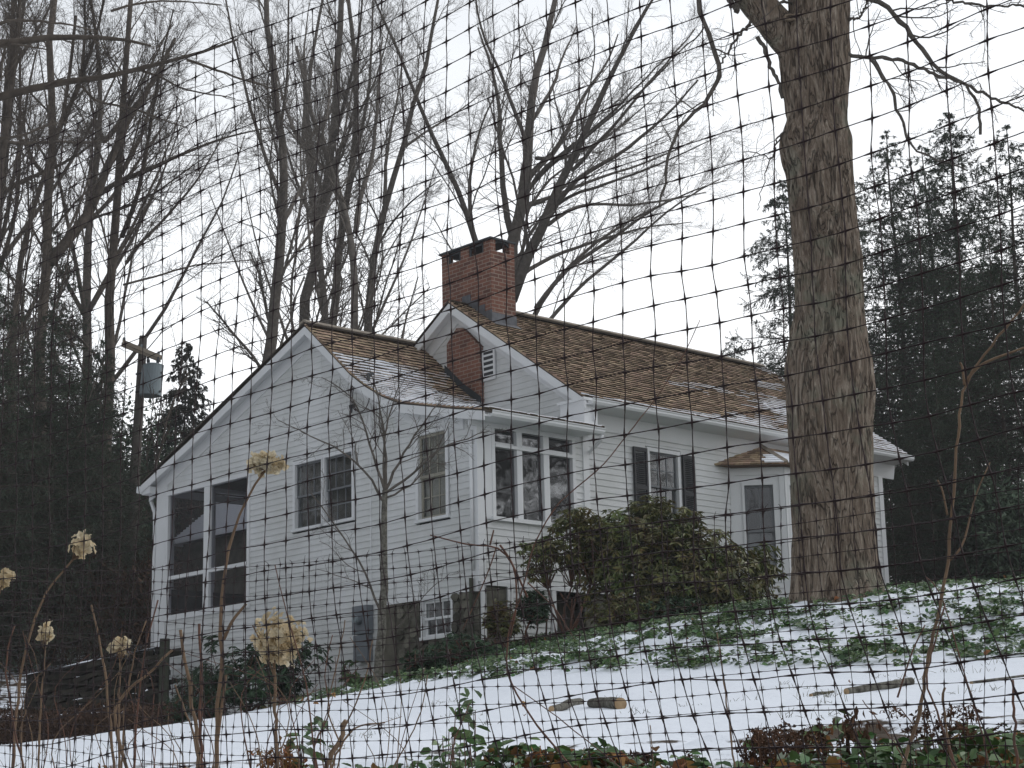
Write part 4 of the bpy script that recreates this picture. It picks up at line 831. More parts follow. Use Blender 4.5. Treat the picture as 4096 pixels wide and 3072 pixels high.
# ------------------------------------------------ conifers
def conifer_mesh(seed,H,Rb,droop,crown0,kind):
    """returns (trunk MB, crown MB), base at origin"""
    rg=np.random.default_rng(seed);tr=MB();z=np.linspace(-.5,H,20);tr.tubes(np.stack([.06*np.sin(z*.7),.06*np.cos(z*.5),z],1),np.linspace(H*.010,.015,20),9)
    cwn=MB();n=int(H*19);t=crown0+(1-crown0)*np.sort(rg.random(n))**.95;zz=t*H;phi=rg.random(n)*2*math.pi
    ln=Rb*(1-t)**.72*rg.uniform(.4,1.15,n)+.15;k=7;s=np.linspace(0,1,k)
    rise=(.26 if kind=='hemlock' else .05)-droop*s[None]*1.7
    Pz=zz[:,None]+ln[:,None]*np.cumsum(rise,1)/k+0*s;rad=ln[:,None]*s[None]*.97
    bend=phi[:,None]+rg.normal(size=(n,1))*.15*s
    P=np.stack([rad*np.cos(bend),rad*np.sin(bend),Pz],-1);tr.tubes(P,np.maximum(.045*(1-s*.85)[None]*ln[:,None]/Rb*1.2,.008),4)
    m=40 if kind=='hemlock' else 44
    Q,_=spawn(rg,P,np.ones((n,k))*.01,m//2,.15,58,.34,4,.5,-.10 if kind=='hemlock' else -.30,.10,.004)
    Q[:,:,2]-=np.linspace(0,.04,4)
    kp=rg.random(len(Q))<np.clip(np.repeat(ln,m//2)/(Rb*.45),.15,1)*(1-.15*np.repeat(t,m//2));Q=Q[kp]
    cnt=18;pi=np.repeat(np.arange(len(Q)),cnt);f=rg.random(len(pi))*3;i=np.minimum(f.astype(int),2);g=(f-i)[:,None]
    base=Q[pi,i]*(1-g)+Q[pi,i+1]*g+rg.normal(size=(len(pi),3))*.018;dd=unit(Q[pi,i+1]-Q[pi,i])+rg.normal(size=(len(pi),3))*.45+[0,0,-.12]
    if kind=='spruce': dd[:,2]-=.7
    L_=rg.uniform(.04,.10,len(pi))*(1.1 if kind=='hemlock' else 1.7)
    cwn.leaves(base,dd,rg.normal(size=(len(pi),3))*.6+[0,0,1],L_,L_*.34,rg.random(len(pi)))
    tr.tubes(Q,np.full(Q.shape[:2],.007),3,0.,False)
    return tr,cwn
def conifer(proto,label,loc,sc_,rz,group,mm='needle'):
    if 'o' not in proto:
        tr,cw=conifer_mesh(*proto['a']);t=thing('hemlock_tree' if proto['a'][5]=='hemlock' else 'spruce_tree',label,'tree',loc,rz,group)
        tr.build('trunk',M['twig2'],t,(0,0,0),True);cw.build('crown',M[mm],t);proto['o']=t
    else:
        s=proto['o'];t=s.copy();COL.objects.link(t);t['label']=label;t['group']=group;t.location=loc;t.rotation_euler=(0,0,rz)
        for ch in s.children: cc=ch.copy();COL.objects.link(cc);cc.parent=t
    t.scale=(sc_,sc_,sc_);return t
hA=dict(a=(3,17,5.4,.30,.03,'hemlock'));hB=dict(a=(5,17,5.0,.34,.16,'hemlock'));sA=dict(a=(8,13,4.0,.60,.05,'spruce'))
def plc(proto,lab,xs,Y,topy,H,rz,group,mm='needle'):
    q=at(xs,1800,Y);z=float(gz0(q[0],q[1]));top=at(xs,topy,Y)[2];return conifer(proto,lab,(q[0],q[1],z-.2),(top-z)/H,rz,group,mm)
GR='dark hemlocks right of the house'
plc(hA,'hemlock filling the gap just right of the maple trunk',3640,50,500,17,0,GR)
plc(hB,'tall hemlock in the middle of the right hand grove',3900,47,420,17,1.3,GR)
plc(hA,'hemlock at the right edge of the view',4130,44,470,17,2.4,GR)
plc(hB,'smaller hemlock peeking out left of the maple trunk',3190,66,700,17,3.9,GR)
plc(hA,'rear hemlock behind the gap between the right hand hemlocks',3780,62,560,17,4.4,GR)
plc(hA,'low dark hemlock beside the far right corner of the house',3660,43,1500,17,5.2,GR)
plc(hB,'far hemlock just above the end of the main roof ridge',2960,84,1330,17,.6,GR)
plc(hA,'dense hemlock low behind the canes at the right edge',4020,41,900,17,1.9,GR)
plc(hB,'hemlock directly behind the maple trunk',3420,56,640,17,5.6,GR)
plc(hA,'short hemlock between the house corner and the right hand grove',3760,40,1320,17,3.3,GR)
GL='dark evergreens left of the house'
plc(hA,'tall dense hemlock filling the left edge below the bare limbs',-90,41,960,17,4.6,GL)
plc(hA,'dense hemlock second from the left edge, in front of the bare trunks',210,43,1180,17,1.7,GL)
plc(hB,'hemlock rising between the left bare trunks and the utility pole',400,45,1330,17,2.2,GL)
plc(hA,'broad dark hemlock at the lower left edge',30,47,1120,17,.8,GL)
plc(hB,'dark hemlock behind the bare trunks at the left edge',200,52,900,17,2.8,GL,)
plc(hA,'low dark hemlock left of the utility pole',380,50,1500,17,3.7,GL)
plc(sA,'spruce with drooping twigs between utility pole and house',735,60,1340,13,.3,GL,'needle2')
plc(sA,'smaller spruce behind the utility pole',600,64,1720,13,2.3,GL,'needle2')
GO='evergreens standing left and right beyond the view'
for X_,Y_,sc_h in ((27,25,.8),(33,31,1.),(39,26,1.1),(35,21,.9),(-24,36,1.),(-31,30,1.1)):
    conifer(hB if X_>0 else hA,'tall hemlock standing beyond the %s side of the view, reflected in the windows'%('right' if X_>0 else 'left'),(X_,Y_,float(gz0(X_,Y_))-.2),sc_h,X_*1.0,GO)
# brush under the woods (one mass)
def brush(name,label,boxes,mm,n,size,seed,cat,stems=0):
    rg=np.random.default_rng(seed);mb=MB();P=[]
    for (x0,x1,y0,y1,h) in boxes:
        m=n//len(boxes);x=rg.uniform(x0,x1,m);y=rg.uniform(y0,y1,m);hh=h*(.35+1.1*fbm(x*.35,y*.35,0,seed));z=gz0(x,y)+hh*rg.random(m)**.8;P.append(np.stack([x,y,z],1))
    P=np.concatenate(P);L_=rg.uniform(.6,1.4,len(P))*size
    mb.leaves(P,rg.normal(size=P.shape)+[0,0,.2],rg.normal(size=P.shape),L_,L_*.45,rg.random(len(P)))
    o=mb.build(name,M[mm],None,(0,0,0));tag(o,label,cat,None,'stuff');return o
brush('undergrowth','brown twiggy undergrowth and dead fern on the slope left of the house',[(-20,-8.2,43,58,2.2),(-24,-8,56,80,6)],'brush',80000,.15,61,'undergrowth')
brush('understory','dark evergreen understory closing the view right of the house',[(9.3,26,36,50,3.2),(9.,30,50,75,5.5)],'needle',120000,.16,62,'understory')
brush('understory','dark evergreen understory behind the left hand trees',[(-26,-10.5,48,75,6.5)],'needle',110000,.18,63,'understory')
brush('dead_brush','dark tangled dead brush in front of the low stone walls',[(-9.5,-6.2,29.5,34,.55),(-8.5,-5.4,27.5,30,.35)],'brush',9000,.08,64,'brush')
# brushwood stems on left slope
rgq=np.random.default_rng(8);mb=MB();n=900;x=rgq.uniform(-19,-7.6,n);y=rgq.uniform(41,60,n);b=np.stack([x,y,gz0(x,y)],1);P=[b];dd=unit(rgq.normal(size=(n,3))*.35+[0,0,1]);l_=rgq.uniform(.8,3.2,n)[:,None]
for k in range(4): dd=unit(dd+rgq.normal(size=(n,3))*.12);P.append(P[-1]+dd*l_/4)
P=np.stack(P,1);mb.tubes(P,np.tile(np.linspace(.018,.006,5),(n,1)),3,rgq.random(n));Q,Rq=spawn(rgq,P,np.full((n,5),.01),6,.3,35,.5,4,.6,.1,.15,.005);mb.tubes(Q,Rq,3,rgq.random(len(Q)))
tag(mb.build('thicket',M['brush'],None),'bare twiggy thicket below the left hand trees','thicket',None,'stuff')
#PART2
# ------------------------------------------------ utility pole
q0=at(505,2300,50.);q0[2]=gz0(q0[0],q0[1]);tp=at(573,1345,50.)
pole=thing('utility_pole','weathered utility pole with crossarm, left of the house','utility pole',tuple(q0))
mb=MB();mb.tubes(np.array([q0-[0,0,.5],q0*.5+tp*.5,tp]),np.array([.17,.15,.11]),12);mb.build('pole',M['pole'],pole,q0,True)
a0,a1=at(488,1372,49.6),at(645,1436,49.9);dv=unit(a1-a0);nv=unit(np.cross(dv,[0,0,1]))
mb=MB()
for sg in (-1,1):
    o_=nv*.16*sg;h_=np.array([0,0,.055]);b_=nv*.035
    mb.hex([a0+o_-h_-b_,a1+o_-h_-b_,a1+o_-h_+b_,a0+o_-h_+b_,a0+o_+h_-b_,a1+o_+h_-b_,a1+o_+h_+b_,a0+o_+h_+b_])
mb.build('crossarm',M['arm'],pole,q0)
mb=MB()
for f in (.05,.5,.93): mb=MB();c_=a0+(a1-a0)*f+[0,0,.05];mb.tubes(np.array([c_,c_+[0,0,.09],c_+[0,0,.13]]),np.array([.02,.045,.03]),8);mb.build('insulator',M['trafo'],pole,q0)
tt_=at(612,1462,49.6);tb_=at(600,1585,49.6)
tr_=thing('transformer','pale grey cylindrical transformer hanging on the utility pole','transformer',tuple(tb_))
mb=MB();mb.tubes(np.array([tb_,tb_+[.0,0,.03],tb_*.5+tt_*.5,tt_-[0,0,.04],tt_,tt_+[0,0,.05]]),np.array([.27,.29,.29,.29,.30,.16]),24);mb.build('tank',M['trafo'],tr_,tb_,False)
mb=MB()
for x in (-.12,.12): mb=MB();mb.tubes(np.array([tt_+[x,0,.02],tt_+[x*1.1,0,.14],tt_+[x*1.2,0,.24]]),np.array([.035,.05,.02]),8);mb.build('bushing',M['iron'],tr_,tb_)
for z in (.15,.65): mb=MB();c_=tb_+[-.26,.0,z];mb.tubes(np.array([c_,c_+[-.15,.1,0]]),np.array([.03,.03]),6);mb.build('mounting_bracket',M['iron'],tr_,tb_)
for x,z in ((.30,.62),(.29,.10)): mb=MB();c_=tb_+[x-.04,-.1,z];mb.tubes(np.array([c_,c_+[.06,-.03,-.0]]),np.array([.03,.03]),6);mb.build('bushing',M['iron'],tr_,tb_)
# ------------------------------------------------ stone retaining wall at the left
def stonewall(name,label,A,B,ht,Y,seed,rows):
    rg=np.random.default_rng(seed);a,b=at(*A,Y),at(*B,Y);t=thing(name,label,'stone wall',tuple(a-[0,0,ht]));L_=np.linalg.norm((b-a)[:2]);u=(b-a)/L_;n=np.array([u[1],-u[0],0])
    if n[1]>0:n=-n
    mb=MB();rh=ht/rows
    for k in range(rows):
        s=0.
        while s<L_:
            w_=rg.uniform(.14,.48);h_=rh*rg.uniform(.82,.97);z0=-ht+k*rh-.4*(k==0);d0=rg.uniform(-.03,.06);o=a+u*s
            P=[];
            for zz,ins in ((z0,0.),(-ht+k*rh+h_,0.)):
                for ss,dd in ((.012,d0),(w_-.012,d0+rg.uniform(-.03,.03)),(w_-.012,-.3),(.012,-.3)): P.append(o+u*(ss+rg.uniform(-.02,.02))+n*dd+np.array([0,0,zz+rg.uniform(-.035,.035)]))
            mb.hex(P,rg.random());s+=w_
    mb.build('stones',M['wallstone'],t,a-[0,0,ht])
    mb=MB();m=60;S=np.linspace(0,L_,m);P=[];
    w0=.06+.2*fbm(S*1.5,0,0,seed);th=np.maximum(.004,.09*(fbm(S*1.8,3,0,seed)-.30))
    A1=a+u*S[:,None]+n*.04+[0,0,0];
    V=np.concatenate([A1+n*.03,A1+np.array([0,0,1.])*th[:,None],A1-n*.34+np.array([0,0,1.])*th[:,None],A1-n*.40]);i=np.arange(m-1);F_=np.concatenate([np.stack([i+m*j,i+1+m*j,i+1+m*(j+1),i+m*(j+1)],1) for j in range(3)])
    mb.add(V,F_);mb.build('snow_cap',M['snow'],t,a-[0,0,ht])
stonewall('stone_wall','long dark dry stone retaining wall with a thin line of snow, left of the house',(100,2702),(650,2585),.95,35.5,3,9)
stonewall('stone_wall','low stone terrace edge under the retaining wall, capped with snow patches',(-60,2872),(560,2850),.30,31.,5,3)
# ------------------------------------------------ leafy shrubs
def whorls(mb,rg,tips,dirs,nl,L_,W_,droop,rn=None):
    n=len(tips);pi=np.repeat(np.arange(n),nl);az_=np.tile(np.arange(nl)*2*math.pi/nl,n)+rg.random(n*nl)*.7+np.repeat(rg.random(n)*6,nl)
    D=dirs[pi];k=unit(np.cross(D,rg.normal(size=(n*nl,3))));th=rg.uniform(.9,1.5,n*nl)
    d=rotaround(D,k,th);d[:,2]-=droop*rg.uniform(.5,1.3,n*nl);l=L_*rg.uniform(.7,1.2,n*nl)
    r_=np.repeat(rg.random(n),nl)*.6+rg.random(n*nl)*.4
    mb.oval(tips[pi]-D*.02*rg.random(n*nl)[:,None],d,D+rg.normal(size=(n*nl,3))*.2,l,l*W_,r_)
def shrub(name,label,lobes,base,nt_,seed,mm,L_=.11,W_=.3,droop=.7,nl=8,stems=14,cat='shrub',inner=.35,group=None,st='redcane'):
    rg=np.random.default_rng(seed);base=np.array(base,float);t=thing(name,label,cat,tuple(base),0,group);T=[];w_=np.array([l[3]*l[4]*l[5] for l in lobes]);w_=w_/w_.sum()
    for l,ww in zip(lobes,w_):
        m=max(4,int(nt_*ww));u=unit(rg.normal(size=(m,3)));rr=(inner+(1-inner)*rg.random(m)**.5)*(1+.55*(fbm(u[:,0]*3.2+l[0],u[:,1]*3.2,u[:,2]*3.2,seed)-.5)*2)
        T.append(np.array(l[:3])+u*rr[:,None]*np.array(l[3:]))
    T=np.concatenate(T);g=T[:,2]>gz0(T[:,0],T[:,1])+.05;T=T[g]
    D=unit((T-base)*[1,1,1]+[0,0,.3]+rg.normal(size=T.shape)*.25);mb=MB();whorls(mb,rg,T,D,nl,L_,W_,droop);mb.build('leaves',M[mm],t,base)
    s=MB();js=rg.choice(len(T),min(len(T),stems*9),replace=False);hub=T[js[:stems]]*.45+base*.55+rg.normal(size=(min(stems,len(js)),3))*.08
    B=base+rg.normal(size=(len(hub),3))*[.15,.15,0];mid=(B+hub)/2+rg.normal(size=hub.shape)*.06
    s.tubes(np.stack([B-[0,0,.1],mid,hub],1),np.tile([.022,.018,.013],(len(hub),1)),5)
    k=np.array([np.argmin(np.linalg.norm(hub-T[j],axis=1)) for j in js]);m2=(hub[k]+T[js])/2+rg.normal(size=(len(js),3))*.06
    s.tubes(np.stack([hub[k],m2,T[js]],1),np.tile([.011,.007,.004],(len(js),1)),4,0.,False);s.build('stems',M[st],t,base);return t
def lob(x,y,Y,rx,rz,ry=None): # src px centre, radii in src px
    c=at(x,y,Y);return (*c,rx*Y/F,(ry or rx)*Y/F,rz*Y/F)
YR=29.2
rb=at(2650,2440,YR);rb[2]=gz0(rb[0],rb[1])
shrub('rhododendron','large rounded rhododendron with drooping green and bronze leaves under the shuttered window','',rb,0,0,'rhodo') if False else None
shrub('rhododendron','large rounded rhododendron with drooping green and bronze leaves under the shuttered window',
 [lob(2630,2180,YR,190,200),lob(2500,2170,YR-.4,170,150),lob(2800,2250,YR-.2,190,130),lob(2960,2270,YR+.1,140,100),lob(2570,2060,YR,95,95),lob(2900,2340,YR-.3,230,95),lob(2480,2300,YR-.5,150,90),lob(2720,2330,YR-.5,180,90),lob(2400,2200,YR-.3,110,110),lob(3060,2270,YR+.4,90,90),lob(2700,2120,YR-.1,120,90),lob(2640,2430,YR-.3,230,55),lob(2880,2400,YR-.5,200,60),lob(2420,2330,YR-.5,120,80)],rb,2700,5,'rhodo',.13,.30,.65,9,18)
rb2=at(2290,2480,28.6);rb2[2]=gz0(rb2[0],rb2[1])
shrub('rhododendron','smaller open rhododendron with bare stems below the sun porch window',
 [lob(2310,2090,28.8,120,70),lob(2180,2190,28.5,110,70),lob(2380,2150,28.8,110,80),lob(2150,2280,28.5,70,50),lob(2310,2230,28.7,120,60)],rb2,480,6,'rhodo',.12,.30,.8,8,9,inner=.15)
for (x,y,Yq,rx,rz,lab,sd,mm) in ((2480,2450,28.3,150,75,'low green shrub at the foot of the rhododendron','a','rhodo'),(2700,2440,28.0,130,60,'low dark shrub under the rhododendron, near the snow edge','b','shrub'),(2130,2430,28.4,60,70,'small leafy plant in front of the basement louver','c','shrub'),(2000,2480,28.2,70,75,'light green bushy plant beside the white corner downspout','d','rhodo'),(1850,2600,27.6,150,70,'leafy evergreen mass below the basement window','e','shrub'),(1700,2660,27.8,90,70,'dark leafy plant at the base of the concrete pier','f','shrub')):
    b_=at(x,y+rz,Yq);b_[2]=gz0(b_[0],b_[1]);shrub('low_shrub',lab,[lob(x,y,Yq,rx,rz),lob(x+rx*.5,y+rz*.3,Yq-.2,rx*.6,rz*.6)],b_,260,ord(sd),mm,.085,.34,.35,7,6,group='low plants along the foundation')
# shrubs along the left wall
Yl=31.2
for (lb,lab,sd,n_,mm,LL,WW,st_) in (
 ([lob(1000,2640,31.5,120,70),lob(860,2570,32,60,40),lob(1130,2600,31.2,140,80),lob(1260,2620,31,70,60),lob(1050,2740,31.2,200,90),lob(860,2720,31.5,110,80)],'large dark leafy shrub against the left gable wall behind the hydrangea blooms',1,620,'shrub',.12,.32,'redcane'),
 ([lob(680,2860,31,75,60)],'rounded dark yew ball at the left corner of the house',2,420,'shrub',.06,.25,'redcane'),
 ([lob(820,2780,31.4,140,110)],'feathery dark evergreen shrub near the left corner of the house',3,800,'shrub',.08,.14,'redcane'),
 ([lob(1180,2850,30.6,150,55)],'olive green low shrub along the snow edge by the left wall',4,420,'rhodo',.07,.25,'redcane'),
 ([lob(1450,2760,29.0,90,50),lob(1400,2700,29.2,40,60)],'sparse leafy plant beside the meter box',5,90,'ivy',.11,.42,'redcane')):
    l=lb[0];b_=np.array(l[:3]);b_[2]=gz0(b_[0],b_[1]);shrub('evergreen_shrub',lab,lb,b_,n_,200+sd,mm,LL,WW,.5,8,10,group='shrubs along the left gable wall')
# green wood post at the corner
pq=at(655,2800,35.2);pz=at(655,2555,35.2)[2];pg=gz0(pq[0],pq[1])
pt=MB();
for k in range(3): pt.box(pq[0]-.085+k*.057,pq[0]-.03+k*.057,pq[1]-.06,pq[1]+.06,pg-.3,pz)
tag(pt.build('wooden_post',M['post'],None),'square green brown wooden post at the left corner of the house','post')
# ------------------------------------------------ sapling before the left gable wall
YS=27.
sb=at(1500,2800,YS);sb[2]=gz0(sb[0],sb[1])
sp=[LB([(1495,2850),(1512,2700),(1530,2500),(1536,2300),(1537,2100),(1540,1960)],YS,44,22),
LB([(1540,2500),(1500,2380),(1440,2250),(1380,2150),(1300,2060),(1260,2000)],YS,11,4,-.6),
LB([(1540,1975),(1545,1850),(1540,1750),(1520,1640),(1500,1540),(1470,1450)],YS,16,3,.3),
LB([(1540,1965),(1500,1850),(1470,1740),(1440,1640),(1380,1570),(1300,1540)],YS,12,3,-.5),
LB([(1540,1965),(1580,1870),(1620,1780),(1680,1700),(1740,1600),(1790,1560)],YS,13,3,.4),
LB([(1545,1970),(1600,1930),(1670,1890),(1730,1820),(1800,1780),(1880,1770),(1960,1740)],YS,12,3,-.3),
LB([(1535,2010),(1500,1930),(1440,1860),(1370,1800),(1280,1740),(1180,1700),(1090,1650)],YS,11,3,.5),
LB([(1538,1960),(1530,1820),(1545,1680),(1590,1560),(1600,1450)],YS,10,3,.2),
LB([(1540,2560),(1620,2480),(1700,2380),(1800,2300)],YS,6,2,-.2),
LB([(1545,1990),(1640,1960),(1740,1830),(1800,1700)],YS,9,3,-.2)]
t=thing('sapling','slender bare sapling standing in front of the left gable wall','tree',tuple(sb));rgs=np.random.default_rng(12);mb=MB();LP=np.array([resample(q[0],12) for q in sp]);LR=np.array([np.linspace(q[1],q[2],12) for q in sp]);LP[:,1:-1]+=rgs.normal(size=LP[:,1:-1].shape)*.008
mb.tubes(LP[:1],LR[:1],12);mb.build('trunk',M['log'],t,sb,True);mb=MB();mb.tubes(LP[1:],LR[1:],6)
Q1,R1=spawn(rgs,LP[1:],LR[1:],9,.25,42,.42,7,.5,.07,.14,.003);mb.tubes(Q1,R1,4);Q2,R2=spawn(rgs,Q1,R1,6,.2,42,.5,5,.6,.03,.18,.0022);mb.tubes(Q2,R2,3);Q3,R3=spawn(rgs,Q2,R2,3,.2,42,.5,4,.6,.0,.2,.0018);mb.tubes(Q3,R3,3)
mb.build('branches',M['twig'],t,sb)
# ------------------------------------------------ ivy ground cover on the slope
rgi=np.random.default_rng(77)
def scatter(n,x0,x1,y0,y1,dens):
    x=rgi.uniform(x0,x1,n);y=rgi.uniform(y0,y1,n);k=rgi.random(n)<dens(x,y);return x[k],y[k]
def ivd(x,y):
    m=ivymask(x,y);c=fbm(x*1.1,y*1.1,0,71,3);f=fbm(x*4.5,y*4.5,0,73,2);d=np.clip((c-.30)*3.2,0,1)*np.clip((f-.33)*6,0,1)+np.clip((f-.44)*5,0,1)*.8
    e=np.interp(x,LX,LY);edge=np.clip(1-(y-e)/1.3,0,1)*np.clip((f-.35)*6,0,1)*.8
    far=np.clip((y-24.2-.0*x)/1.5,0,1)*np.clip((x-2.5)/1.,0,1)+np.clip((y-(28.2-.75*(x+1.)))/1.0,0,1)*np.clip((3.5-x),0,1)
    return m*np.clip(.85*d+.06+edge*.9+far,0,1)
x,y=scatter(120000,-3.8,9.5,14,33,ivd)
hA_=(x-P0[0])*AA[0]+(y-P0[1])*AA[1];hB_=(x-P0[0])*BB[0]+(y-P0[1])*BB[1];k=~((hB_>-.1)&(hA_>-.1));x,y=x[k],y[k]
n=len(x);mb=MB()
for j in range(4):
    P=np.stack([x+rgi.normal(size=n)*.03,y+rgi.normal(size=n)*.03,gz(x,y)+rgi.uniform(-.0,.055,n)],1);D=rgi.normal(size=(n,3))*[1,1,.25]+[0,-.25,-.05];l=rgi.uniform(.032,.07,n)
    mb.oval(P,D,rgi.normal(size=(n,3))*.35+[0,-.3,1],l,l*.8,rgi.random(n),.2)
tag(mb.build('ivy_ground_cover',M['ivy'],None),'evergreen leaf ground cover poking through snow on the slope below the maple','ground cover',None,'stuff')
x,y=scatter(900,-3,9.,12,30,lambda x,y:.02+.22*ivymask(x,y));n=len(x);mb=MB();l=rgi.uniform(.03,.08,n);mb.oval(np.stack([x,y,gz(x,y)+.03],1),rgi.normal(size=(n,3))*[1,1,.3],rgi.normal(size=(n,3))*.5+[0,-.3,1],l,l*.8,rgi.random(n),.7);tag(mb.build('fallen_leaves',M['dryleaf'],None),'brown fallen leaves scattered on the snowy slope','leaf litter',None,'stuff')
# grass tufts in the lawn snow
x,y=scatter(260,-4,6,9.5,17,lambda x,y:np.clip((vn(x*1.5,y*1.5,0,88)-.45)*3,0,1));m=9;X=np.repeat(x,m)+rgi.normal(size=len(x)*m)*.05;Yy=np.repeat(y,m)+rgi.normal(size=len(x)*m)*.05;Z=gz(X,Yy);D=unit(rgi.normal(size=(len(X),3))*.5+[0,0,.8]);h_=rgi.uniform(.02,.07,len(X))[:,None];mb=MB();B=np.stack([X,Yy,Z],1);mb.tubes(np.stack([B,B+D*h_*.6,B+D*h_+[0,0,-.005]],1),np.tile([.0016,.0013,.0006],(len(X),1)),3,rgi.random(len(X)));tag(mb.build('grass_blades',M['grass'],None),'thin grass blades poking through the lawn snow','grass',None,'stuff')
# ------------------------------------------------ cut logs on the snow
def log(lab,A,B,Y0,Y1,r0,r1,seed,knob=True):
    a,b=at(*A,Y0),at(*B,Y1);a[2]=gz(a[0],a[1])+r0*.75;b[2]=gz(b[0],b[1])+r1*.75
    rgx=np.random.default_rng(seed);Q=resample(np.array([a,a*.66+b*.34+rgx.normal(size=3)*r0*.35,a*.33+b*.67+rgx.normal(size=3)*r0*.35,b]),16);RR=np.linspace(r0,r1,16)*(1+.22*(fbm(np.arange(16)*.5,0,0,seed)-.45));RR[0]*=.97;t=thing('cut_log',lab,'log',tuple((a+b)/2-[0,0,min(r0,r1)]),0,'cut branch pieces on the lawn')
    c_=(a+b)/2-[0,0,min(r0,r1)];mb=MB();mb.tubes(Q,RR,18,cap=False);mb.build('bark',M['log'],t,c_,True);mb=MB();d=unit(b-a);mb.tubes(np.array([a-d*.004,a+d*.01]),np.array([r0*.95,r0*.95]),18);mb.tubes(np.array([b-d*.01,b+d*.004]),np.array([r1*.95,r1*.95]),18);mb.build('cut_face',M['cutwood'],t,c_)
log('short thick cut log, the right of the two by the middle of the lawn',(2482,2800),(2365,2822),13.2,13.9,.046,.032,1)
log('thinner knobby cut log left of the thick one on the lawn',(2205,2826),(2318,2800),13.2,14.4,.022,.036,2)
log('long pale cut branch lying across the right of the lawn',(3390,2828),(3650,2808),12.4,13.0,.022,.028,3)
log('small dark stick left of the long cut branch',(3245,2820),(3335,2808),12.8,13.1,.012,.009,4)
log('thin bent branch on the snow at the right edge',(3890,2808),(4200,2790),12.6,13.2,.010,.007,5)
# ------------------------------------------------ foreground plants
def fgz(x,y): return gz(np.array([x]),np.array([y]))[0]
def clump(name,label,x,Y,rx,ht,n,mm,L_,W_,seed,cat='plant',droop=.25,group=None,h0=.0):
    q=at(x,3000,Y);rg=np.random.default_rng(seed);cx,cy=q[0],q[1];z=fgz(cx,cy);t=None
    px_=cx+rg.normal(size=n)*rx*.5;py_=cy+rg.normal(size=n)*.18;hz=gz(px_,py_)+h0+ht*rg.random(n)*np.clip(1-((px_-cx)/rx)**2*.6,.2,1)
    P=np.stack([px_,py_,hz],1);th_=thing(name,label,cat,(cx,cy,z),0,group)
    D=rg.normal(size=(n,3))*[1,1,.35]+[0,-.2,-droop];l=L_*rg.uniform(.55,1.2,n);mb=MB();mb.oval(P,D,rg.normal(size=(n,3))*.45+[0,-.35,1],l,l*W_,rg.random(n),.3);mb.build('leaves',M[mm],th_,(cx,cy,z))
    s=MB();m=max(3,n//6);B=np.stack([px_[:m],py_[:m],gz(px_[:m],py_[:m])-.02],1);s.tubes(np.stack([B,(B+P[:m])/2+rg.normal(size=(m,3))*.01,P[:m]],1),np.tile([.003,.0025,.0018],(m,1)),4);s.build('stems',M['redcane'],th_,(cx,cy,z));return th_
GP='evergreen leaf clumps along the foreground bank'
def fgd(x,y):
    xe=np.clip((x+.35)/.5,.0,1);top=6.95+1.25*fbm(x*1.3,y*.2,0,91)*np.clip(.45+xe*.8,0,1.3);return np.clip((top-y)/.25,0,1)*np.clip((y-5.7)/.2,0,1)*np.clip((fbm(x*2.1,y*2.1,0,93)-.47+.08*xe)*8,0,1)*(.25+.75*xe)
for (nm,lab,mm_,cnt_,LL,zz,cat_) in (('bank_ground_cover','green evergreen leaf cover along the foreground bank','ivy',11500,.050,.08,'ground cover'),('bank_leaf_litter','brown curled leaf litter along the foreground bank','dryleaf',8500,.052,.07,'leaf litter')):
    x,y=scatter(cnt_,-1.6,2.6,5.7,8.6,fgd if mm_=='ivy' else (lambda x,y:np.clip(fgd(x,y)+.25*np.clip((7.7-y),0,1)*np.clip((vn(x*3,y*3,0,97)-.6)*5,0,1),0,1)*np.clip((vn(x*2.3,y*2.3,0,95)-.35)*4,0.05,1)))
    n=len(x);mb=MB();P=np.stack([x,y,gz(x,y)+rgi.uniform(0,zz,n)*(.4+1.2*vn(x*3,y*3,0,94))],1);l=LL*rgi.uniform(.55,1.15,n)
    mb.oval(P,rgi.normal(size=(n,3))*[1,1,.35]+[0,-.2,-.1],rgi.normal(size=(n,3))*.5+[0,-.45,1],l,l*(.62 if mm_=='ivy' else .8),rgi.random(n),.3 if mm_=='ivy' else .9,.3)
    tag(mb.build(nm,M[mm_],None),lab,cat_,None,'stuff')
specs=[(1240,7.2,.10,.26,26,'at the foot of the big hydrangea stems',.10),(1110,6.9,.12,.06,30,'left of the hydrangea stems at the bottom edge',.09),(1390,7.1,.20,.07,60,'right of the hydrangea stems, low on the snow',.08),(1620,7.2,.16,.09,60,'low, between hydrangea stems and the tall leafy sprig',.08),(1790,7.4,.11,.12,40,'just left of the tall leafy sprig',.08),(1860,7.2,.07,.34,26,'tallest sprig, standing up from the bank near the middle',.09),(2030,7.2,.18,.10,70,'broad mass right of the tall sprig',.09),(2200,7.1,.18,.09,70,'mixed with dry leaves below the thick log',.09),(2400,7.2,.16,.10,60,'under the short logs, with curled leaves',.09),(2560,7.0,.18,.08,70,'left of the rusty fern clump',.09),(2790,7.1,.14,.09,60,'low clump between the two rusty ferns',.09),(3190,6.9,.17,.10,70,'dark leaves right of the first fern',.10),(3390,7.0,.12,.20,50,'upright leaves around the broken brown stalk',.11),(3560,6.8,.12,.15,45,'rounded leaves left of the long forked canes',.11),(3720,6.9,.16,.10,60,'low leaves below the curled dead stems',.10),(3900,6.8,.17,.19,70,'large leaves near the right corner of the view',.11),(4070,6.7,.15,.17,55,'rightmost clump, cut by the edge of the view',.11),(3000,6.8,.16,.07,60,'low leaves below the first fern',.09),(3650,6.5,.25,.06,80,'very low leaves at the bottom right edge',.10)]
for i,(x,Yq,rx,ht,n,lab,L_) in enumerate(specs): clump('evergreen_clump','green leafy clump '+lab,x,Yq,rx,ht,int(n*2.0),'ivy',L_*.68,.62,300+i,group=GP)
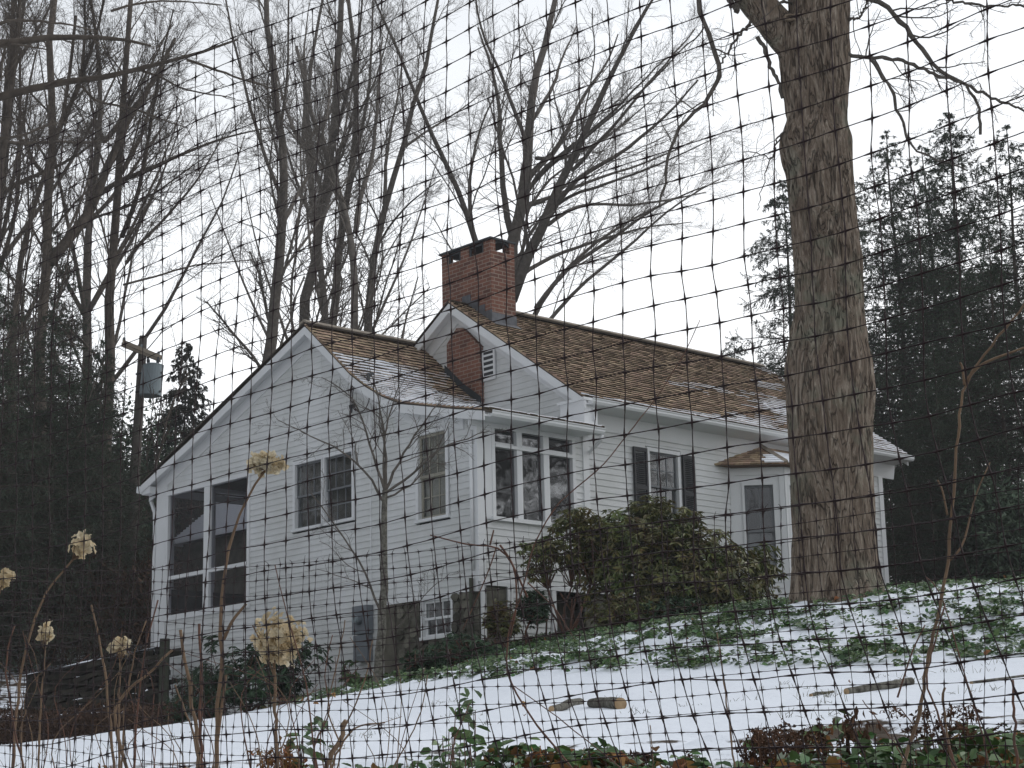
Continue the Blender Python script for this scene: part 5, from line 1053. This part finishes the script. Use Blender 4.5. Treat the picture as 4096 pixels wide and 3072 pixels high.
for i,(x,Yq,rx,ht,n,lab) in enumerate([(2290,7.0,.3,.06,26,'curled brown leaves among the clumps right of the tall sprig'),(2420,7.1,.14,.10,12,'tan curled leaf cluster near the middle of the bank'),(2720,7.0,.16,.10,14,'orange brown leaf cluster left of the rusty fern'),(3330,6.9,.3,.05,26,'dry leaves scattered below the broken stalk'),(3950,6.7,.3,.06,24,'dry leaves among the right corner clumps'),(1500,7.0,.4,.04,26,'brown leaves on the snow below the hydrangea')]):
    clump('dry_leaf_cluster',lab,x,Yq,rx,ht,int(n*1.6),'dryleaf',.085,.75,400+i,'dead leaves',group='dry leaf clusters on the foreground bank')
def fern(label,x,y0,Y,rx,ht,n,seed,mm='fern',tip=.0):
    rg=np.random.default_rng(seed);q=at(x,3000,Y);cx,cy=q[0],q[1];z=fgz(cx,cy);t=thing('dead_fern',label,'fern',(cx,cy,z),0,'rust brown dead ferns');mb=MB()
    B=np.stack([cx+rg.normal(size=n)*rx*.35,cy+rg.normal(size=n)*.08,np.full(n,z-.02)],1);an=rg.random(n)*6.28;H=ht*rg.uniform(.6,1.1,n);o=rx*rg.uniform(.2,.9,n);s_=np.linspace(0,1,8)
    P=np.stack([B[:,0][:,None]+o[:,None]*np.cos(an)[:,None]*s_**1.5,B[:,1][:,None]+.4*o[:,None]*np.sin(an)[:,None]*s_,B[:,2][:,None]+H[:,None]*np.sin(s_*2.1)[None]*1.0],-1)+rg.normal(size=(n,8,3))*.004
    mb.tubes(P,np.tile(np.linspace(.003,.0012,8),(n,1)),4,rg.random(n));Q,Rq=spawn(rg,P,np.full((n,8),.002),14,.15,70,.22,4,.6,-.25,.22,.0012);mb.tubes(Q,Rq,3,rg.random(len(Q)))
    lv=mb;f=Q[::2].reshape(-1,3);m=len(f);l=rg.uniform(.012,.03,m);lv.leaves(f,rg.normal(size=(m,3))+[0,0,-.4],rg.normal(size=(m,3)),l,l*.5,rg.random(m),.8);lv.build('fronds',M[mm],t,(cx,cy,z))
fern('largest rust brown fern clump at the bottom, right of centre',3040,0,6.9,.15,.23,24,1)
fern('smaller rust brown fern clump just right of the largest one',3210,0,7.2,.13,.17,14,2)
fern('rusty low fern among leaves below the short logs',2560,0,7.3,.14,.10,12,3)
fern('curled dead fern stems near the right corner',3790,0,6.9,.16,.25,16,4)
fern('orange brown fern at the lower left, right of the thin canes',1150,0,7.0,.12,.24,16,5,'dryleaf')
fern('orange brown fern at the far lower left corner',430,0,7.0,.14,.20,16,6,'dryleaf')
fern('small rusty fern low under the hydrangea stems',790,0,6.9,.12,.19,13,7,'dryleaf')
# broken brown stalk with leaf
def cane(name,label,pts,Y,w0,w1,mm,cat='stem',group=None,side=(),seed=1,n=24,knots=True,ground=True,dY=0.):
    P=ats(pts,Y);P[:,1]+=np.linspace(0,dY,len(P));
    if ground:
        b=P[0].copy();g=fgz(b[0],b[1])
        if b[2]>g: P=np.vstack([[b[0]-(P[1]-P[0])[0]*.3,b[1],g-.03],P])
    Q=resample(P,n);rg=np.random.default_rng(seed);Q[1:-1]+=rg.normal(size=(n-2,3))*w1*Y/F*.22;R=np.linspace(w0,w1,n)*Y/F/2*.72
    if knots: R[3::5]*=1.18
    base=Q[0];t=thing(name,label,cat,tuple(base),0,group);mb=MB();mb.tubes(Q,R,8);mb.build('stem',M[mm],t,base,True)
    if side:
        sb_=MB()
        for pz,a,b in side:
            S=resample(ats(pz,Y),12);sb_.tubes(S,np.linspace(a,b,12)*Y/F/2,6)
        sb_.build('side_shoot',M[mm],t,base,True)
    return t,Q
cane('broken_stalk','broken dark brown stalk with ragged top among the upright leaves',[(3385,3100),(3390,2950),(3405,2880),(3420,2865)],6.9,26,18,'fern','stem')
tz=thing('dead_flower_head','drooping brown dead leaves hanging from the broken stalk','dead leaves',tuple(at(3410,2880,6.88)));mb=MB();rgd=np.random.default_rng(5);n=60;P=at(3425,2900,6.88)+rgd.normal(size=(n,3))*[.04,.02,.035];l=rgd.uniform(.02,.06,n);mb.leaves(P,rgd.normal(size=(n,3))*.5+[0,0,-1],rgd.normal(size=(n,3)),l,l*.35,rgd.random(n),.8);mb.build('leaves',M['fern'],tz,tuple(at(3410,2880,6.88)))
# ------------------------------------------------ hydrangeas
def hyd(label,pts,Y,w0,w1,head,seed,side=(),n=260):
    n=int(n*.62)
    rg=np.random.default_rng(seed)
    t,Q=cane('hydrangea',label,pts,Y,w0,w1,'cane','hydrangea','dried hydrangea blooms on tan canes',side,seed)
    base=Q[0];hx,hy,rx,ry=head;c_=at(hx,hy,Y);rx*=Y/F*.88;ry*=Y/F*.88
    u=unit(rg.normal(size=(n,3)));P=c_+u*(rg.random(n)**.45)[:,None]*np.array([rx,min(rx,ry)*.9,ry])*(1+1.2*(fbm(u[:,0]*2.6+seed,u[:,1]*2,u[:,2]*2,seed)-.5))[:,None]
    mb=MB();m=4;pi=np.repeat(np.arange(n),m);nrm=unit(u*.6+rg.normal(size=(n,3))*.5+[0,-.4,.1]);k=unit(np.cross(nrm,rg.normal(size=(n,3))));k2=np.cross(nrm,k)
    a_=np.tile(np.arange(m)*math.pi/2,n);D=k[pi]*np.cos(a_)[:,None]+k2[pi]*np.sin(a_)[:,None]+nrm[pi]*rg.uniform(-.1,.6,n*m)[:,None];l=rg.uniform(.010,.0185,n*m)
    mb.oval(P[pi],D,nrm[pi],l,l*1.05,np.repeat(rg.random(n),m),.3);mb.build('bloom',M['petal'],t,base)
    s=MB();j=rg.choice(n,n//3);E0=np.tile(Q[-1],(len(j),1));s.tubes(np.stack([E0,(E0+P[j])/2+rg.normal(size=(len(j),3))*.004,P[j]],1),np.tile([.0016,.0012,.0008],(len(j),1)),3);s.build('flower_stalks',M['cane'],t,base);return t
hyd('tallest hydrangea cane with a small tan bloom high in front of the porch screens',[(860,3200),(872,2900),(885,2600),(880,2450),(900,2250),(945,2080),(1000,1960),(1062,1880)],6.2,30,12,(1062,1850,88,52),1,[([(893,2560),(930,2480),(985,2415)],16,10),([(870,2950),(890,2800),(905,2700)],16,10)],190)
hyd('hydrangea with the largest round cream bloom, before the left gable wall',[(1110,3200),(1105,2900),(1100,2740),(1095,2640)],6.2,22,16,(1120,2560,118,128),2,[([(1095,2700),(1060,2600),(1010,2500)],8,5)],430)
hyd('hydrangea cane arching left under a ragged bloom against the dark trees',[(40,3200),(60,2900),(100,2600),(150,2440),(210,2330),(290,2240)],6.4,22,10,(330,2180,52,64),3,[],95)
hyd('hydrangea with a pale bloom cut by the left edge',[(-60,3200),(-70,2800),(-40,2500),(5,2345)],6.4,20,10,(22,2310,40,42),4,[],75)
hyd('hydrangea with a small upright cream bloom low at the left',[(150,3200),(165,2800),(180,2600)],6.6,16,8,(185,2530,30,46),5,[],70)
hyd('hydrangea with a low flat cream bloom over the stone wall',[(480,3200),(474,2850),(480,2650)],6.6,18,9,(485,2585,52,36),6,[],85)
GC='bare tan canes in the foreground'
cn=[([(130,3200),(60,2950),(20,2650),(60,2500)],16,8,'pale cane bending at the far lower left'),
([(470,3200),(440,2900),(425,2700),(395,2540),(365,2420)],22,10,'cane leaning left with a peeling top, beside the low bloom'),
([(540,3200),(470,2950),(450,2800),(500,2760),(590,2700),(690,2600)],26,12,'forked cane leaning right toward the house corner'),
([(530,3200),(545,2900),(570,2650),(600,2500),(632,2400)],18,8,'straight tan cane crossing the left corner of the house'),
([(480,3200),(500,2800),(540,2600),(590,2470)],16,7,'thin cane left of the house corner'),
([(800,3200),(790,2950),(770,2800),(740,2680),(722,2520)],32,16,'stout cane with reddish knotted tip before the white wall'),
([(815,3200),(800,2950),(805,2700),(797,2495)],24,14,'upright brown cane with a broken top'),
([(840,3200),(790,3050),(770,2900),(745,2860),(700,2740)],16,9,'pale crooked cane low at the left of centre'),
([(1300,3200),(1330,3000),(1410,2850),(1470,2700),(1490,2560)],14,6,'thin reddish cane rising right toward the meter box'),
([(1290,3200),(1250,2950),(1230,2750),(1190,2600),(1130,2400),(1100,2260)],13,5,'thin reddish cane rising behind the largest bloom'),
([(1300,3200),(1380,3000),(1300,2850),(1350,2650),(1380,2480)],12,5,'thin wavy cane right of the largest bloom'),
([(1280,3200),(1360,2980),(1420,2900),(1540,2890)],20,8,'thick cane lying low toward the snow'),
([(1300,3200),(1240,3000),(1330,2850),(1290,2700),(1330,2540)],12,5,'crossing thin cane under the meter box'),
([(1240,3220),(1330,3020),(1385,2885)],30,26,'stout cut cane stub at the bottom'),
([(1500,3200),(1640,2950),(1690,2840),(1710,2700)],12,5,'thin cane standing in the lawn snow'),
([(1780,3200),(1820,2950),(1880,2810)],12,5,'thin cane leaning right left of the tall sprig'),
([(2960,3200),(2925,2950),(2900,2750),(2880,2610),(2868,2530)],13,7,'straight tan cane in front of the ivy slope'),
([(2620,3200),(2610,3000),(2600,2900)],9,5,'short tan stalk left of the largest fern'),
([(4070,3200),(4060,2950),(4050,2720)],20,14,'brown cane near the right edge, standing in the snow'),
([(3830,3200),(3800,3000),(3770,2830),(3780,2750)],18,12,'dark knobby stem with a forked top, right of the long branch')]
for i,(pz,a,b,lab) in enumerate(cn): cane('bare_cane',lab,pz,5.8+.05*(i%7),a,b,'cane' if i%3 else 'redcane','cane',GC,seed=500+i)
rgc=np.random.default_rng(31)
for i in range(34):   # more thin stems at lower left, as dense as the photo shows
    x0=rgc.uniform(20,1650);h=rgc.uniform(180,560);pz=[(x0,3200),(x0+rgc.normal()*50,3072-h*.3),(x0+rgc.normal()*90,3072-h*.7),(x0+rgc.normal()*150,3072-h)]
    cane('bare_cane','thin bare stem in the tangle at the lower left',pz,rgc.uniform(5.6,7.),rgc.uniform(6,12),3,'redcane' if i%2 else 'cane','cane','thin stems tangled at the lower left',seed=600+i,n=14)
# long arching bramble canes
cane('bramble_cane','long arching reddish cane rising across the house to the roof ridge',[(2420,3250),(2280,3060),(2130,2880),(2020,2700),(2035,2500),(2065,2440),(2100,2330),(2125,2200),(2190,2070),(2250,1990),(2400,1880),(2500,1750),(2620,1600),(2730,1430),(2800,1280)],5.2,14,4,'redcane','cane','bramble canes',[([(2110,2390),(2040,2230),(1990,2170),(1900,2190),(1800,2160),(1720,2140)],9,5),([(1985,2190),(1960,2270),(1905,2400),(1850,2520)],6,3),([(1960,2180),(1975,2120)],8,6),([(2000,2180),(2060,2260),(2070,2420),(2040,2550)],9,6),([(2110,2330),(2220,2430),(2300,2560)],6,3)],seed=41,n=60)
cane('bramble_cane','forked tan cane before the right hand hemlocks, rising out of view',[(3560,3250),(3600,3100),(3680,2850),(3710,2640),(3750,2470),(3790,2280),(3800,2150),(3815,1950),(3840,1620),(3860,1530),(3950,1400),(4050,1280),(4180,1110)],5.2,24,12,'cane','cane','bramble canes',[([(3858,1540),(3848,1460),(3840,1450)],12,9),([(3862,1530),(3900,1470),(3960,1440),(4140,1375)],14,8),([(3790,2250),(3850,2200),(3900,1980),(3960,1850)],10,5),([(3790,2060),(3770,1960),(3750,1920)],9,7)],seed=42,n=60)
cane('bramble_cane','second reddish cane crossing low on the right, over the long branch',[(3880,3250),(3800,3000),(3700,2720),(3740,2560),(3780,2420)],5.4,16,8,'redcane','cane','bramble canes',[([(3590,2790),(3650,2600),(3700,2500)],8,5)],seed=43,n=40)
cane('bramble_cane','straight reddish cane crossing the slope at lower right',[(3700,3300),(3600,3000),(3450,2800)],5.6,11,5,'redcane','cane','bramble canes',seed=44,n=30)
cane('bramble_cane','thin reddish cane running down right from the bend of the long cane',[(2700,3250),(2420,3020),(2220,2860),(2050,2740)],5.3,9,5,'redcane','cane','bramble canes',seed=45,n=30)
cane('bramble_cane','reddish cane leaning left on the right slope, with a pale tip',[(4000,3250),(3920,2900),(3830,2600),(3760,2350),(3700,2305)],5.6,12,6,'redcane','cane','bramble canes',seed=46,n=30)
# ------------------------------------------------ deer netting
def fbase(s): return np.stack([.404-.747*s,2.75+.665*s],-1)   # s grows to the left, away from the camera
def net(name,label,w_,hh,s0,s1,z0f,rows,rad,node,seed,drift,top=False,jit=.0035,ofs=0.):
    cols=int((s1-s0)/w_);S,J=np.meshgrid(s0+np.arange(cols)*w_,np.arange(rows),indexing='ij')
    H=z0f(S)+J*hh
    S2=S-drift(S,H)+jit*1.6*(vn(S*9,J*.6,0,seed)-.5)*2+.044*(fbm(S*1.9,H*1.8,0,seed+4,2)-.37)*2;H2=H+jit*1.2*(vn(S*8,J*.7,7,seed)-.5)*2+.030*(fbm(S*1.6,H*1.6,3,seed+6,2)-.37)*2
    B=fbase(S2);O=.012*np.sin(S*5+H*4)+.008*vn(S*6,H*6,0,seed+2)+ofs
    P=np.stack([B[...,0]-.665*O,B[...,1]-.747*O,1.6+H2],-1)
    t=thing(name,label,'netting',(float(fbase(np.array(.4))[0]),float(fbase(np.array(.4))[1]),.7));off=tuple(t.location)
    mb=MB();rg=np.random.default_rng(seed)
    def sub(P):
        M_,n,_=P.shape;T=np.gradient(P,axis=1);o=np.zeros((M_,(n-1)*4+1,3))
        for k in range(4):
            u=k/4;h00=2*u**3-3*u**2+1;h10=u**3-2*u*u+u;h01=-2*u**3+3*u*u;h11=u**3-u*u
            o[:,k:-1:4]=h00*P[:,:-1]+h10*T[:,:-1]+h01*P[:,1:]+h11*T[:,1:]
        o[:,-1]=P[:,-1];w=np.zeros(((n-1)*4+1));w[::4]=1
        o+=(rg.normal(size=o.shape)*rad*.22)*(1-w)[None,:,None]
        r=np.full(o.shape[:2],rad);r[:,::4]=node;return o,r
    R,rr=sub(P.transpose(1,0,2));mb.tubes(R,rr,5)
    Pv=P
    if top:
        tip=P[:,-1:]+np.array([0,0,hh*.28])+rg.normal(size=P[:,-1:].shape)*.003;Pv=np.concatenate([P,tip],1)
    V_,rr=sub(Pv)
    if top: rr[:,-3:]*=[1,.7,.4]
    mb.tubes(V_,rr,5);mb.build('mesh',M['net'],t,off,True);return t
dr=lambda S,H:.42*np.clip(.34-H+.10*S,0,1)**1.5*np.clip(1.1-.9*S,0,1.4)+.10*np.clip(.55-H,0,.6)*np.clip(.8-S,0,1)
net('deer_netting','large mesh black plastic deer netting across the whole view',0.061,.0506,-.62,2.35,lambda S:-.17-.035*S+.012*np.sin(S*6),36,.00090,.0021,11,dr)
net('garden_netting','fine mesh black netting along the bottom, overlapping the large mesh',.0305,.0268,-.62,2.35,lambda S:.418-.0268*25+.0342*S**2-.0036*S,26,.00050,.0013,13,lambda S,H:.10*np.clip(.2-H,0,1)*np.sin(S*4),True,.0015,.03)

# ------------------------------------------------ thin haze volume, added to lift the blacks
hz=MB();hz.box(-130,130,-60,180,-9,46)
hm=bpy.data.materials.new('added_haze');hm.use_nodes=True;hn=hm.node_tree;hn.nodes.clear();ho=N(hn,'ShaderNodeOutputMaterial');hv=N(hn,'ShaderNodeVolumePrincipled')
hv.inputs['Density'].default_value=.0008;hv.inputs['Color'].default_value=(.93,.95,1,1);hn.links.new(hv.outputs[0],ho.inputs['Volume'])
tag(hz.build('haze',hm,None),'thin pale haze added to lift the dark tones and soften the far trees','haze',None,'stuff')
